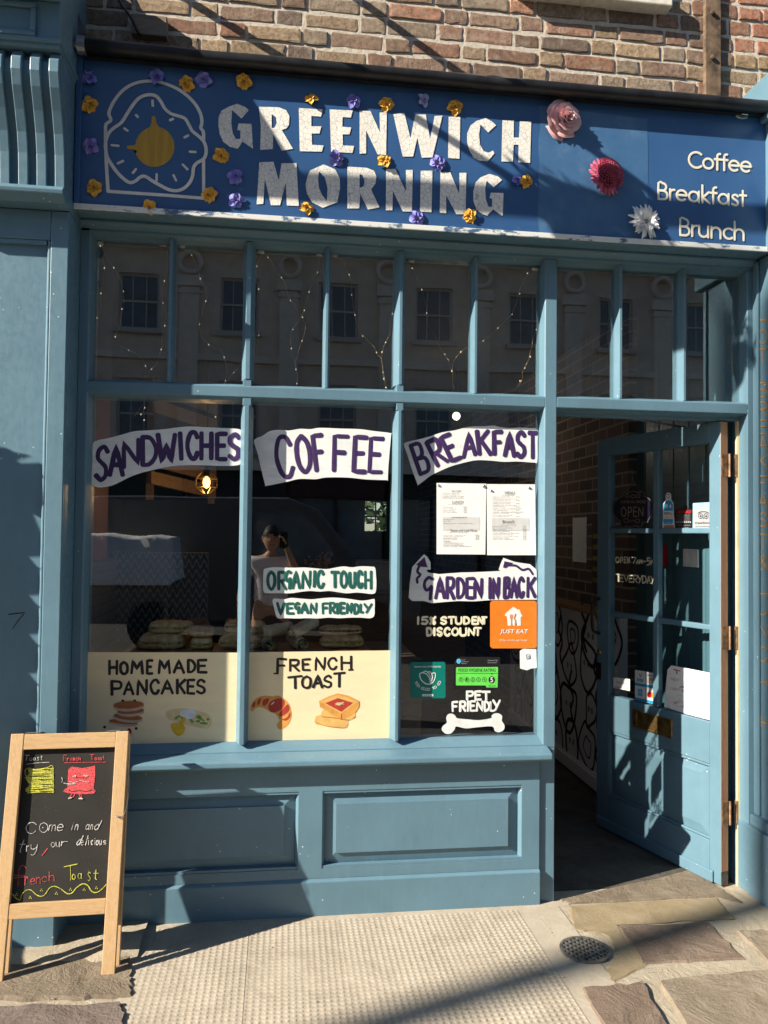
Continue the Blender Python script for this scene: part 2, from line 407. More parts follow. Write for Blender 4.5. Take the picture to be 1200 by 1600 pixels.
# glass
def glass(name, tint, boost):
    m = bpy.data.materials.new(name); m.use_nodes = True; t = m.node_tree; t.nodes.clear()
    o = t.nodes.new('ShaderNodeOutputMaterial'); tr = t.nodes.new('ShaderNodeBsdfTransparent'); tr.inputs[0].default_value = (*tint, 1)
    g = t.nodes.new('ShaderNodeBsdfGlossy'); g.inputs['Roughness'].default_value = 0.0
    fr = t.nodes.new('ShaderNodeFresnel')
    gm = t.nodes.new('ShaderNodeNewGeometry'); ior = t.nodes.new('ShaderNodeMapRange'); ior.inputs[3].default_value = 1.5; ior.inputs[4].default_value = 1 / 1.5   # one sheet stands for both faces of the pane
    t.links.new(gm.outputs['Backfacing'], ior.inputs[0]); t.links.new(ior.outputs[0], fr.inputs[0])
    mu = t.nodes.new('ShaderNodeMath'); mu.operation = 'ADD'; mu.inputs[1].default_value = boost; mu.use_clamp = True
    mx = t.nodes.new('ShaderNodeMixShader')
    tc = t.nodes.new('ShaderNodeTexCoord'); nz = t.nodes.new('ShaderNodeTexNoise'); nz.inputs['Scale'].default_value = 1.6; nz.inputs['Detail'].default_value = 1
    bp = t.nodes.new('ShaderNodeBump'); bp.inputs['Strength'].default_value = .045; bp.inputs['Distance'].default_value = .02
    t.links.new(tc.outputs['Object'], nz.inputs['Vector']); t.links.new(nz.outputs['Fac'], bp.inputs['Height']); t.links.new(bp.outputs[0], g.inputs['Normal'])
    t.links.new(fr.outputs[0], mu.inputs[0]); t.links.new(mu.outputs[0], mx.inputs[0]); t.links.new(tr.outputs[0], mx.inputs[1]); t.links.new(g.outputs[0], mx.inputs[2]); t.links.new(mx.outputs[0], o.inputs[0])
    return m
M['glass'] = glass('window glass', (.97, .98, .97), .18)
M['doorglass'] = glass('door glass', (.97, .98, .97), .03)
# brick and mortar
m = MT('weathered stock brick', .9, 0, .2)
at = m.n('ShaderNodeAttribute'); at.attribute_name = 'tone'
f1 = m.noise(46, 7, .75); f2 = m.noise(11, 5, .7)
f3 = m.noise(95, 6, .8)
c = m.mix(m.ramp(f1, [(.38, .0), (.66, .8)]), at.outputs['Color'], (.085, .06, .045))
c = m.mix(m.ramp(f2, [(.52, .0), (.7, .55)]), c, (.40, .34, .27))
c = m.mix(m.ramp(f3, [(.58, .0), (.7, .7)]), c, (.05, .04, .035))
m.color(c); m.bump(f1, .8, .004); m.bump(f3, .7, .003); M['brick'] = m.m
m = MT('pale lime mortar', .95, 0, .1); f1 = m.noise(50, 6, .75)
m.color(m.ramp(f1, [(.3, (.42, .37, .31)), (.65, (.62, .56, .48))])); m.bump(f1, .8, .006); M['mortar'] = m.m
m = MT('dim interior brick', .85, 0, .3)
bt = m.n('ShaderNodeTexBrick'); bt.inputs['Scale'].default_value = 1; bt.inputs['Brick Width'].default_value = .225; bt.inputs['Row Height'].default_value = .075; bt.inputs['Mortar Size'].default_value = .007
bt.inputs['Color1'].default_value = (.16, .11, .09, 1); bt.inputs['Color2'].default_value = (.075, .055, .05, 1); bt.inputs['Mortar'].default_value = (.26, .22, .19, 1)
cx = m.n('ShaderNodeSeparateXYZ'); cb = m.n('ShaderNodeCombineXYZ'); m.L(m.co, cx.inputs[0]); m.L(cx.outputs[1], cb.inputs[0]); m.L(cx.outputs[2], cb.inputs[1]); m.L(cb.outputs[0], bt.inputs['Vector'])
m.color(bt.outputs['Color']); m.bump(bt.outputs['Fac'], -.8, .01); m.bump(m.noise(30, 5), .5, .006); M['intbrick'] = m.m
# metals etc
M['blackpipe'] = flat('black coated roller tube', (.018, .019, .022), .42, .3, 14, .1, .2)
M['lead'] = flat('weathered lead flashing', (.11, .11, .105), .7, .3, 12, .2)
M['zinc'] = flat('zinc bracket', (.42, .43, .43), .35, .15, 20, 0, .9)
M['rust'] = flat('rusted iron strap', (.15, .1, .065), .85, .35, 22, .4)
M['brass'] = flat('worn brass', (.46, .3, .11), .32, .25, 30, .1, .85)
M['blackmetal'] = flat('black metal', (.012, .012, .013), .4, .2)
M['oldwood'] = flat('grey weathered timber', (.2, .16, .12), .85, .3, 25, .3)
M['ivorysill'] = flat('off white painted sill', (.66, .62, .54), .6, .1)
def wood(name, c1, c2, vec=(1, 1, 1), rough=.55, sc=5):
    m = MT(name, rough, 0, .35); v = m.mapped(vec)
    a = m.noise(sc, 7, .6, v, 1.2); b = m.noise(sc * 9, 3, .5, v)
    c = m.ramp(a, [(.3, c1), (.5, c2), (.62, c1), (.75, c2)]); c = m.mix(m.ramp(b, [(.5, 0.0), (.75, .35)]), c, tuple(x * .6 for x in c1))
    m.color(c); m.bump(b, .15, .002); return m.m
M['pine_v'] = wood('varnished pine upright', (.47, .30, .15), (.55, .37, .2), (14, 14, 1.1))
M['pine_h'] = wood('varnished pine rail', (.44, .27, .13), (.52, .345, .18), (1.1, 14, 14))
M['rawwood'] = wood('bare door edge wood', (.5, .22, .11), (.6, .3, .16), (14, 14, .8), .7)
M['rawpale'] = flat('pale bare jamb', (.66, .5, .28), .7, .1, 12)
M['darkwood'] = wood('dark counter wood', (.1, .06, .035), (.16, .1, .055), (1.2, 9, 9))
M['slat'] = wood('pallet wood slat', (.24, .13, .06), (.33, .19, .085), (1.2, 9, 9))
m = MT('chalkboard', .75, 0, .25)
f = m.noise(2.5, 4); s2 = m.noise(190, 4, .8)
c = m.ramp(f, [(.3, (.016, .015, .014)), (.7, (.034, .032, .029))])
c = m.mix(m.math('MULTIPLY', m.ramp(s2, [(.63, 0.0), (.7, .7)]), m.ramp(m.noise(6, 3), [(.42, 0.0), (.62, 1.0)])), c, (.22, .2, .15)); m.color(c); M['board'] = m.m
def chalk(name, c):
    m = MT(name, .95, 0, .05); f = m.noise(240, 3, .8)
    m.color(m.mix(m.ramp(f, [(.4, 0.0), (.52, 1.0)]), tuple(x * .28 + .015 for x in c), c)); return m.m
M['ck_white'] = chalk('white chalk', (.62, .6, .58)); M['ck_red'] = chalk('red chalk', (.68, .1, .11)); M['ck_yel'] = chalk('yellow chalk', (.56, .55, .09))
# stickers
for nm, c in dict(s_orange=(.74, .2, .02), s_teal=(.0, .17, .14), s_black=(.012, .012, .014), s_green=(.13, .66, .09), s_white=(.74, .74, .74), s_blue=(.02, .33, .62), s_navy=(.006, .009, .028), s_red=(.5, .012, .015),
                  s_pale=(.25, .42, .5), s_amber=(.72, .36, .02), s_grey=(.3, .31, .33), s_pink=(.55, .22, .24), s_paper=(.8, .8, .79), s_ink=(.1, .1, .11), s_wash=(.6, .6, .6), s_copper=(.5, .22, .08), s_gold=(.3, .26, .18),
                  s_orange2=(.8, .25, .02), s_ltblue=(.1, .45, .72), gilt=(.4, .22, .07), posterink=(.45, .2, .24)).items():
    M[nm] = flat('print ' + nm[2:], c, .4 if nm not in ('s_paper', 's_wash') else .7, .05)
# flowers
def petal(name, c1, c2, sc=30):
    m = MT(name, .6, 0, .25); m.color(m.ramp(m.noise(sc, 4), [(.3, c1), (.7, c2)])); m.b.inputs['Subsurface Weight'].default_value = 0.0; return m.m
M['violet'] = petal('violet petals', (.13, .12, .48), (.30, .29, .70)); M['violetpale'] = petal('pale violet petals', (.27, .28, .6), (.5, .52, .74)); M['orange_f'] = petal('orange petals', (.62, .25, .015), (.82, .52, .10))
M['rosepink'] = petal('rose petals', (.72, .40, .42), (.84, .58, .57), 20); M['dahlia'] = petal('crimson petals', (.42, .04, .13), (.75, .27, .38), 60); M['whitepetal'] = petal('white petals', (.82, .82, .84), (.88, .88, .86)); M['fl_dark'] = flat('flower centre', (.05, .02, .01), .8); M['fl_yel'] = flat('flower yellow centre', (.5, .36, .06), .8)
# ground
def stone(name, c1, c2, c3, b=.6, sc=6):
    m = MT(name, .9, 0, .25); a = m.noise(sc, 8, .7, None, .6); f = m.noise(sc * 14, 5, .7)
    c = m.ramp(a, [(.28, c1), (.5, c2), (.72, c3)]); c = m.mix(m.ramp(f, [(.55, 0.0), (.8, .5)]), c, tuple(x * .5 for x in c1))
    m.color(c); m.bump(a, b, .03); m.bump(f, b * .8, .006); return m.m
M['concrete'] = stone('worn concrete', (.29, .25, .195), (.37, .32, .255), (.43, .375, .305), .25, 5)
M['cement'] = stone('cement jointing', (0.299, 0.251, 0.185), (0.370, 0.317, 0.242), (0.440, 0.387, 0.308), .6, 9)
M['flag_tan'] = stone('tan flagstone', (.16, .128, .09), (.235, .19, .14), (.30, .25, .19), .7, 5)
M['flag_brown'] = stone('brown flagstone', (.12, .092, .078), (.17, .135, .115), (.225, .18, .155), .8, 6)
M['flag_grey'] = stone('grey brown flagstone', (0.141, 0.110, 0.079), (0.202, 0.163, 0.119), (0.255, 0.207, 0.154), .9, 7)
M['flag_red'] = stone('red brown flagstone', (.13, .095, .07), (.185, .137, .105), (.24, .185, .15), .8, 6)
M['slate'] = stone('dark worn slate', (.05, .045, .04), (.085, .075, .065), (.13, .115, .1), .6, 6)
M['road'] = stone('street setts', (.045, .045, .045), (.065, .064, .062), (.09, .088, .085), .5, 8)
M['iron'] = flat('cast iron', (.19, .18, .165), .6, .25, 30, .2, .5)
M['ironhole'] = flat('drain silt', (.05, .045, .04), .9)
print('materials ok')
# ------------------------------------------------------------------ ground
def jitter_poly(pts, amp, n=7):
    out = []
    for i in range(len(pts)):
        a = pts[i]; b = pts[(i + 1) % len(pts)]
        for k in range(n):
            t = k / n
            out.append((a[0] + (b[0] - a[0]) * t + rnd.uniform(-amp, amp), a[1] + (b[1] - a[1]) * t + rnd.uniform(-amp, amp)))
    return out
mb = MB(); mb.add([(-900, -900, -.012), (900, -900, -.012), (900, 900, -.012), (-900, 900, -.012)], [(0, 1, 2, 3)])
struct(mb.build('street', M['road']))
mb = MB(); mb.box(-12, 14, -2.6, 0.098, -.011, 0); struct(mb.build('pavement', M['cement']))

def gquad(x, y): return GROUND.at(x, y)
def slab_obj(name, pts, mat, h, amp=2.6, inner=True):
    mb = MB(); P = [GROUND.at(x, y) for x, y in jitter_poly(pts, amp)]
    n = len(P); c = sum(P, Vector()) / n
    ring = [p + (c - p).normalized() * rnd.uniform(.006, .014) for p in P]
    vs = [Vector((p.x, p.y, .0005)) for p in P] + [Vector((p.x, p.y, h + rnd.uniform(-.001, .001))) for p in ring]
    mb.add(vs, [(i, (i + 1) % n, n + (i + 1) % n, n + i) for i in range(n)] + [tuple(range(n, 2 * n))])
    return struct(mb.build(name, mat))
slab_obj('paving_slab', [(-120, 1492), (0, 1494), (110, 1490), (203, 1486), (207, 1530), (207, 1560), (100, 1563), (-120, 1566)], M['flag_grey'], .012)
slab_obj('paving_slab', [(-120, 1578), (0, 1576), (190, 1573), (199, 1590), (196, 1680), (-150, 1690)], M['flag_brown'], .014)
slab_obj('paving_slab', [(963, 1448), (1108, 1442), (1165, 1500), (1003, 1507)], M['flag_red'], .006, 1.0)
slab_obj('paving_slab', [(908, 1545), (1006, 1538), (1050, 1620), (1090, 1720), (990, 1720), (938, 1602)], M['flag_red'], .013)
slab_obj('paving_slab', [(1028, 1533), (1210, 1517), (1330, 1520), (1360, 1720), (1120, 1720), (1066, 1602)], M['flag_tan'], .012)
slab_obj('paving_slab', [(1150, 1457), (1215, 1452), (1300, 1450), (1330, 1510), (1205, 1511)], M['flag_tan'], .009)
slab_obj('cement_apron', [(889, 1416), (1120, 1404), (1150, 1436), (962, 1446), (1010, 1508), (955, 1538), (948, 1518), (965, 1490), (945, 1462), (895, 1452)], stone('smooth ochre cement', (.2, .155, .095), (.265, .21, .13), (.31, .25, .17), .3, 6), .004, 1.5)
slab_obj('doorstep_slab', [(873, 1409), (1085, 1360), (1130, 1392), (1160, 1412), (1120, 1402), (889, 1414)], M['flag_grey'], .009, .8)
# pitted concrete strip, each dimple modelled
mb = MB()
o = GROUND.at(219, 1452); 
def pit_patch(x0, x1, y0, y1, pitch=.0235, ang=0.0, z=.004):
    nx = int((x1 - x0) / pitch); ny = int((y1 - y0) / pitch)
    ca, sa = cos(ang), sin(ang)
    N = 5
    W_, H_ = nx * N + 1, ny * N + 1; vs = []
    prof = {0: 0, 1: -.0032, 2: -.0048, 3: -.0032}
    for j in range(H_):
        for i in range(W_):
            x = i * pitch / N; y = j * pitch / N
            a, b = i % N, j % N
            d = 0.0
            if a in (2, 3) and b in (2, 3): d = -.0052
            wear = .55 + .45 * sin(x * 5.1 + y * 3.3 + ang * 90) * cos(y * 6.7 - x * 2.2)
            d *= max(.35, min(1.1, wear + .4)) * (1 + .25 * sin(i * 12.9898 + j * 78.233))
            vs.append((x0 + x * ca - y * sa, y0 + x * sa + y * ca, z + d))
    fs = [(j * W_ + i, j * W_ + i + 1, (j + 1) * W_ + i + 1, (j + 1) * W_ + i) for j in range(H_ - 1) for i in range(W_ - 1)]
    mb.add(vs, fs)
    return x0 + nx * pitch
x = -.475
for k, (wd, an) in enumerate([(.39, .004), (.36, -.006), (.40, .003), (.37, .007)]):
    x = pit_patch(x, x + wd, -.93, -.055 + .006 * (k % 2), ang=an, z=.0042 + .0003 * k) + .0012
struct(mb.build('pitted_concrete', M['concrete'], smooth=True))
# plain trowelled margins round the pits
mb = MB(); mb.box(-.47, 1.075, -.95, -.05, .0005, .0030)
mb.box(-.52, 1.24, -.05, -.0, 0, .0036); mb.box(1.075, 1.19, -.95, -.05, 0, .0033); mb.box(-.52, -.47, -.95, -.05, 0, .0031)
struct(mb.build('concrete_margin', M['concrete']))
# rough mortar fillet along the pilaster foot
mb = MB(); n = 26; vs = []
for i in range(n + 1):
    x = -1.7 + 1.2 * i / n
    for (y, z) in ((-.33 + rnd.uniform(-.03, .02), .001), (-.25 + rnd.uniform(-.012, .012), .016 + rnd.uniform(-.004, .006)), (-.17, .028 + rnd.uniform(-.006, .012)), (-.0, .02)): vs.append((x, y, z))
mb.add(vs, [(i * 4 + k, (i + 1) * 4 + k, (i + 1) * 4 + k + 1, i * 4 + k + 1) for i in range(n) for k in range(3)])
struct(mb.build('cement_fillet', M['cement'], smooth=True))
# loose grit
mb = MB()
for i in range(150):
    px = rnd.uniform(-20, 1190); py = rnd.uniform(1425, 1600)
    if px > 870 and py < 1440: continue
    p = GROUND.at(px, py, .008); r = rnd.choice((.0012, .0016, .002, .003))
    if p.y > -.04: continue
    mb.ball(p, (r * rnd.uniform(.8, 1.6), r, r * .6), 6)
struct(mb.build('grit', M['cement']), 'stuff')
# gully cover
t = thing('drain_cover', 'round cast iron drain cover with square grid set in the pavement by the doorway', 'drain cover', (1.165, -.40, .002))
mb = MB(); c = Vector((1.165, -.40, .002)); R = .094
mb.lathe([(R * .9, 0), (R * .9, .003)], c, 40); mb.build('silt', M['ironhole'], t)
mb = MB(); mb.lathe([(R, 0), (R, .009), (R * .9, .009), (R * .9, .001)], c, 48)
for k in range(-4, 5):
    q = k * .0205; h = sqrt(max(0, (R * .92) ** 2 - q * q)); a = .5
    for s_ in (0, 1):
        d = Vector((cos(a), sin(a), 0)) if s_ else Vector((-sin(a), cos(a), 0)); e = Vector((-d.y, d.x, 0))
        A = c + e * q - d * h; B = c + e * q + d * h; w_ = e * .0034
        mb.prism([A - w_, A + w_, B + w_, B - w_], (0, 0, .0015), (0, 0, .0078 + .0004 * s_))
mb.build('grate', M['iron'], t)

# ------------------------------------------------------------------ upper brick wall
random_tones = [(.24, .13, .09), (.2, .115, .085), (.16, .105, .08), (.30, .22, .14), (.27, .195, .125), (.23, .17, .115), (.29, .145, .095), (.13, .10, .085), (.2, .135, .10), (.25, .2, .15)]
t = thing('brick_wall', 'weathered brown and red brick wall with pale mortar above the shop sign', 'wall', (.6, 0, 3.5))
mb = MB(); mb.box(-1.6, 2.9, .0025, .22, 3.35, 6.2); mb.build('mortar_bed', M['mortar'], t)
mb = MB(); mb.c = []
row = 0; z = 3.425
while z < 4.75:
    x = -1.6 - rnd.uniform(0, .2); k = row % 2
    while x < 2.85:
        L = (.215 if k % 2 == 0 else .103) * rnd.uniform(.94, 1.04); k += 1
        h = .0585 * rnd.uniform(.88, 1.06); y0 = rnd.uniform(-.006, .001); nx, nz = 6, 4
        tone = rnd.choice(random_tones)
        if x > 2.02: tone = rnd.choice([(.36, .13, .075), (.30, .115, .07), (.38, .16, .095), (.33, .23, .13)])
        q_ = rnd.uniform(1.1, 1.75); tone = tuple((c * .85 + a_ * .15) * q_ for c, a_ in zip(tone, (.225, .16, .11)))
        vs = []; 
        for j in range(nz + 1):
            for i in range(nx + 1):
                e = (i in (0, nx)) or (j in (0, nz))
                vs.append((x + L * (0, .03, .25, .5, .75, .97, 1)[i] + rnd.uniform(-.0032, .0032), y0 + (.0012 if e else 0) + (.0015 if (i in (0, nx)) and (j in (0, nz)) else 0) + rnd.uniform(-.0006, .0006), z + h * (0, .09, .5, .91, 1)[j] + rnd.uniform(-.0034, .0034)))
        m_ = len(vs)
        fs = [(j * (nx + 1) + i, j * (nx + 1) + i + 1, (j + 1) * (nx + 1) + i + 1, (j + 1) * (nx + 1) + i) for j in range(nz) for i in range(nx)]
        per = [i for i in range(nx + 1)] + [(j + 1) * (nx + 1) - 1 for j in range(1, nz + 1)] + [nz * (nx + 1) + i for i in range(nx - 1, -1, -1)] + [j * (nx + 1) for j in range(nz - 1, 0, -1)]
        for p in per: vs.append((vs[p][0], .02, vs[p][2]))
        q = len(per)
        fs += [(per[i], m_ + i, m_ + (i + 1) % q, per[(i + 1) % q]) for i in range(q)]
        mb.add(vs, fs); mb.c += [tone] * len(vs)
        x += L + .0155
    z += .0752; row += 1
mb.build('brickwork', M['brick'], t)
mb = MB(); a = W(820, 6, -.06); b = W(1051, 9, -.06)
o = MB(); o.box(a.x - .02, b.x, -.065, .02, a.z + .055, a.z + .14); o.box(a.x + .0, b.x - .03, -.04, .02, a.z + .1405, a.z + .25)
tag(o.build('window_sill', M['ivorysill'], None, bevel=.006), 'cream painted end of a window sill high on the brick wall', 'window sill')
o = MB(); a = W(1102, 140, -.02); b = W(1127, 140, -.02)
o.box(a.x, b.x, -.022, .012, a.z - .03, a.z + 1.2)
st = tag(o.build('iron_strap', M['rust'], None, bevel=.004), 'vertical rusted strap fixed to the brick wall at upper right', 'strap')
for q in (90, 20): 
    c = W(1113, q, -.026); k = MB(); k.lathe([(.011, 0), (.011, .006), (.006, .009)], c, 10, M=Matrix.Rotation(pi / 2, 3, 'X')); k.build('bolt', M['rust'], st)
o = MB(); a = W(205, 52, -.04); b = W(261, 26, -.04); o.box(a.x, b.x, -.042, .004, a.z, b.z)
tag(o.build('timber_block', wood('block timber', (.2, .15, .11), (.27, .21, .155), (1.5, 9, 9), .85), None, bevel=.003), 'small weathered timber block on the bricks at upper left', 'timber block')
o = MB(); o.tube(catmull([W(178, -30, -.03), W(187, 2, -.04), W(203, 25, -.06), W(215, 49, -.05), W(222, 56, -.02)], 6), .0055, 8)
tag(o.build('cable', M['blackmetal'], smooth=True), 'thin black cable curving down over the timber block', 'cable')
# dark capping board in the corner beside the pilaster block
o = MB(); P = [W(102, -40, -.12), W(133, 52, -.12), W(118, 60, -.12), W(98, 18, -.12), W(96, -40, -.12)]
o.prism(P, (0, 0, 0), (0, .11, 0)); tag(o.build('corner_board', M['lead']), 'sloping dark weathered board between the pilaster block and the bricks', 'board')

# lead ledge and awning roller
o = MB(); o.extrude_x([(.012, 3.545), (.012, 3.49), (-.135, 3.472), (-.142, 3.49), (-.13, 3.505), (-.02, 3.53)], -.80, 2.75)
tag(o.build('lead_flashing', M['lead'], None, bevel=.003), 'grey weathered lead ledge between the brick wall and the black roller tube', 'flashing')
t = thing('awning_roller', 'long black awning roller tube running along the top of the blue sign', 'awning roller', (.65, -.165, 3.455))
o = MB(); path = [(-.80 + 3.3 * i / 20, -.168, 3.456 - .006 * sin(pi * i / 20) - (.004 if i % 7 == 3 else 0)) for i in range(21)]
o.tube(path, .027, 16); o.build('roller_tube', M['blackpipe'], t, smooth=True)
o = MB(); o.box(-.8, 2.5, -.15, -.125, 3.425, 3.47); o.build('back_rail', M['blackpipe'], t)
for px, py, mt in ((187, 90, 'blackmetal'), (510, 116, 'zinc'), (840, 147, 'zinc'), (1160, 181, 'zinc')):
    c = W(px, py, -.13); o = MB(); R_ = Matrix.Rotation(pi / 2, 3, 'X')
    o.lathe([(.03, -.004), (.03, .003), (.026, .006)], Vector((c.x, -.126, c.z)), 18, M=R_ @ Matrix.Diagonal((1, .42, 1)))
    o.tube([Vector((c.x - .012, -.13, c.z + .004)), Vector((c.x - .012, -.15, c.z - .004)), Vector((c.x + .012, -.15, c.z - .004)), Vector((c.x + .012, -.13, c.z + .004))], .0035, 6)
    o.build('bracket', M[mt], t, smooth=False)
o = MB(); c = Vector((-.80, -.168, 3.456)); o.lathe([(.034, -.02), (.034, .01), (.012, .012), (.012, .05)], c, 14, M=Matrix.Rotation(-pi / 2, 3, 'Y')); o.build('end_cap', M['zinc'], t)

# ------------------------------------------------------------------ shop sign
SIGN = PY(-.123)
sign = thing('shop_sign', 'long dark blue shop sign lettered GREENWICH MORNING in cracked cream capitals', 'sign', (.65, -.11, 2.83))
o = MB(); o.box(-.822, 2.62, -.123, -.02, 2.846, 3.47); o.build('board', M['navy'], sign, bevel=.003)
o = MB(); o.box(-.822, 2.62, -.133, -.1235, 2.829, 2.851); o.build('bottom_edge', M['wornedge'], sign, bevel=.002)
o = MB(); o.box(-.823, -.800, -.136, -.1235, 2.852, 3.45); o.build('left_edge', M['navy'], sign, bevel=.003)
o = MB(); o.poly(SIGN, jitter_poly([(842, 165), (1012, 186)], 0, 5)[:6] + jitter_poly([(1012, 200), (1013, 378)], .5, 6)[:6] + [(1012, 381), (930, 374), (842, 367)] + jitter_poly([(841, 360), (843, 175)], 1.6, 9)[:9], .0009)  # area of the board where the glare is painted on
o.build('glare_patch', M['glare_patch'], sign)
CR1 = (330, 150, 4.444); CR2 = (580, 150, 4.444)
Z = {}
def lets(shapes, name):
    o = MB()
    for (cr, pts, hole) in shapes:
        b = Brush(o, SIGN, *cr, lift=.0022)
        # small cuts along the edges: hand-cut vinyl
        if hole:
            # outline split into two halves round the hole
            n = len(hole); ho = hole
            i0 = min(range(len(pts)), key=lambda i: (pts[i][0] - ho[0][0]) ** 2 + (pts[i][1] - ho[0][1]) ** 2)
            seq = pts[i0:] + pts[:i0 + 1]
            # reverse the hole if it turns the same way
            def area(q): return sum(q[i][0] * q[(i + 1) % len(q)][1] - q[(i + 1) % len(q)][0] * q[i][1] for i in range(len(q)))
            h = ho if area(ho) * area(pts) < 0 else [ho[0]] + ho[:0:-1]
            seq = seq + h + [h[0]]
            vs = [SIGN.at(*b.P(x, y), .0022) for x, y in seq]
            bm = bmesh.new(); 
            # triangulate outline with hole by edge fill
            ov = [bm.verts.new(SIGN.at(*b.P(x, y), .0022)) for x, y in pts]; hv = [bm.verts.new(SIGN.at(*b.P(x, y), .0022)) for x, y in ho]
            es = [bm.edges.new((ov[i], ov[(i + 1) % len(ov)])) for i in range(len(ov))] + [bm.edges.new((hv[i], hv[(i + 1) % len(hv)])) for i in range(len(hv))]
            bmesh.ops.triangle_fill(bm, use_beauty=True, use_dissolve=False, edges=es)
            bm.verts.index_update(); o.add([v.co.copy() for v in bm.verts], [tuple(v.index for v in f.verts) for f in bm.faces]); bm.free()
        else: b.fill(pts)
    return o.build(name, M['cream_letter'], sign)
lets([
 (CR1, [(262,100),(235,78),(180,55),(125,75),(70,105),(52,150),(50,210),(60,270),(85,320),(130,355),(185,368),(218,318),(290,368),(280,195),(190,192),(180,240),(202,240),(202,300),(170,300),(150,260),(140,190),(145,100),(210,158)], None),
 (CR1, [(332,76),(470,80),(520,100),(543,140),(540,200),(525,225),(490,238),(568,368),(490,382),(430,270),(428,370),(340,376),(345,220)], [(420,128),(450,150),(455,190),(440,222),(420,225)]),
 (CR1, [(608,85),(775,95),(762,145),(695,140),(695,212),(765,212),(752,262),(698,262),(700,340),(780,345),(768,388),(615,385)], None),
 (CR1, [(822,95),(982,102),(970,152),(912,148),(910,215),(972,220),(960,268),(912,268),(915,345),(992,348),(980,398),(832,388)], None),
 (CR1, [(1030,105),(1105,105),(1171,252),(1169,116),(1219,116),(1214,411),(1155,407),(1075,240),(1075,400),(1030,402)], None),
 (CR2, [(153,128),(230,120),(272,295),(305,130),(378,130),(408,300),(440,140),(494,138),(425,428),(350,430),(320,290),(290,422),(218,422)], None),
 (CR2, [(537,145),(618,148),(612,438),(533,432)], None),
 (CR2, [(866,205),(840,180),(795,155),(730,175),(690,205),(665,260),(665,320),(680,380),(710,430),(750,450),(808,455),(855,400),(845,380),(815,395),(780,385),(755,340),(748,270),(758,200),(812,255)], None),
 (CR2, [(910,170),(990,174),(988,290),(1025,290),(1030,178),(1110,180),(1102,466),(1020,462),(1022,340),(988,340),(983,458),(903,456)], None)], 'lettering')
lets([
 (CR1, [(335,462),(432,458),(470,590),(488,468),(592,468),(608,765),(525,762),(518,600),(478,760),(415,760),(372,575),(362,750),(315,754)], None),
 (CR1, [(685,520),(780,476),(860,510),(892,570),(895,640),(875,740),(775,778),(700,740),(665,680),(655,620),(668,560)], [(750,525),(790,570),(808,640),(803,730),(770,690),(748,640),(742,580)]),
 (CR1, [(945,492),(1080,500),(1130,520),(1147,560),(1140,610),(1110,650),(1168,775),(1088,790),(1035,680),(1027,782),(945,782)], [(1030,545),(1050,550),(1065,590),(1058,630),(1030,640)]),
 (CR2, [(103,508),(168,508),(240,665),(240,515),(288,515),(282,805),(218,803),(150,660),(147,795),(101,795)], None),
 (CR2, [(343,520),(425,520),(418,808),(338,805)], None),
 (CR2, [(480,530),(548,530),(610,680),(612,535),(660,535),(655,822),(590,822),(520,690),(520,815),(475,812)], None),
 (CR2, [(908,585),(880,560),(820,542),(760,565),(725,600),(708,660),(708,730),(730,790),(770,822),(805,832),(845,790),(912,835),(918,675),(830,672),(820,712),(838,712),(838,770),(815,772),(795,720),(790,650),(800,590),(850,635)], None)], 'lettering')
# logo: slice of bread, egg, yolk
o = MB(); b = Brush(o, SIGN, 150, 110, 6.316, .002)
b.line([(120,1195),(108,1000),(98,800),(95,620),(100,535),(148,495),(128,430),(150,360),(190,290),(250,215),(330,155),(430,118),(540,108),(640,120),(740,155),(830,200),(920,270),(990,350),(1035,440),(1045,520),(1035,570),(1060,610),(1062,700)], 32, jw=.03)
b.line([(1062,890),(1063,1080),(1063,1265)], 32, smooth=False, jw=.03); b.line([(1075,1265),(700,1235),(400,1215),(118,1195)], 32, smooth=False, jw=.03)
b.lift = .0026
b.line([(95,760),(100,690),(130,620),(180,570),(250,520),(310,430),(370,340),(430,275),(510,245),(590,255),(640,310),(680,380),(740,430),(820,455),(880,480),(920,545),(950,600),(1010,650),(1060,700),(1085,760),(1085,830),(1060,880),(1000,915),(965,960),(955,1040),(925,1110),(870,1165),(800,1190),(720,1180),(640,1140),(560,1095),(490,1050),(440,1055),(390,1095),(340,1110),(290,1085),(220,1020),(160,940),(110,850),(95,760)], 33, jw=.03)
b.lift = .002
for (x0, y0, x1, y1) in ((558,300,562,355),(395,443,415,465),(280,575,315,600),(155,740,225,748),(215,920,270,895),(365,1015,395,975),(600,1025,598,1090),(765,1035,792,1090),(855,930,905,980),(925,805,985,808),(872,665,912,645),(730,495,762,482)):
    b.line([(x0, y0), (x1, y1)], 24, smooth=False, jw=.05)
o.build('bread_and_egg_outline', M['white_line'], sign)
o = MB(); b = Brush(o, SIGN, 150, 110, 6.316, .0018)
yc = [(550,460),(575,448),(590,465),(596,520),(625,562)] + [(578 + 197 * cos(a), 755 + 200 * sin(a)) for a in [radians(-68 + i * 12) for i in range(0, 21)]] + [(405,800),(360,782),(318,778),(300,762),(315,745),(385,738),(393,720)] + [(578 + 190 * cos(a), 755 + 195 * sin(a)) for a in [radians(195 + i * 12) for i in range(0, 5)]] + [(535,560),(548,520)]
b.fill(yc); o.build('yolk', M['yolk'], sign)
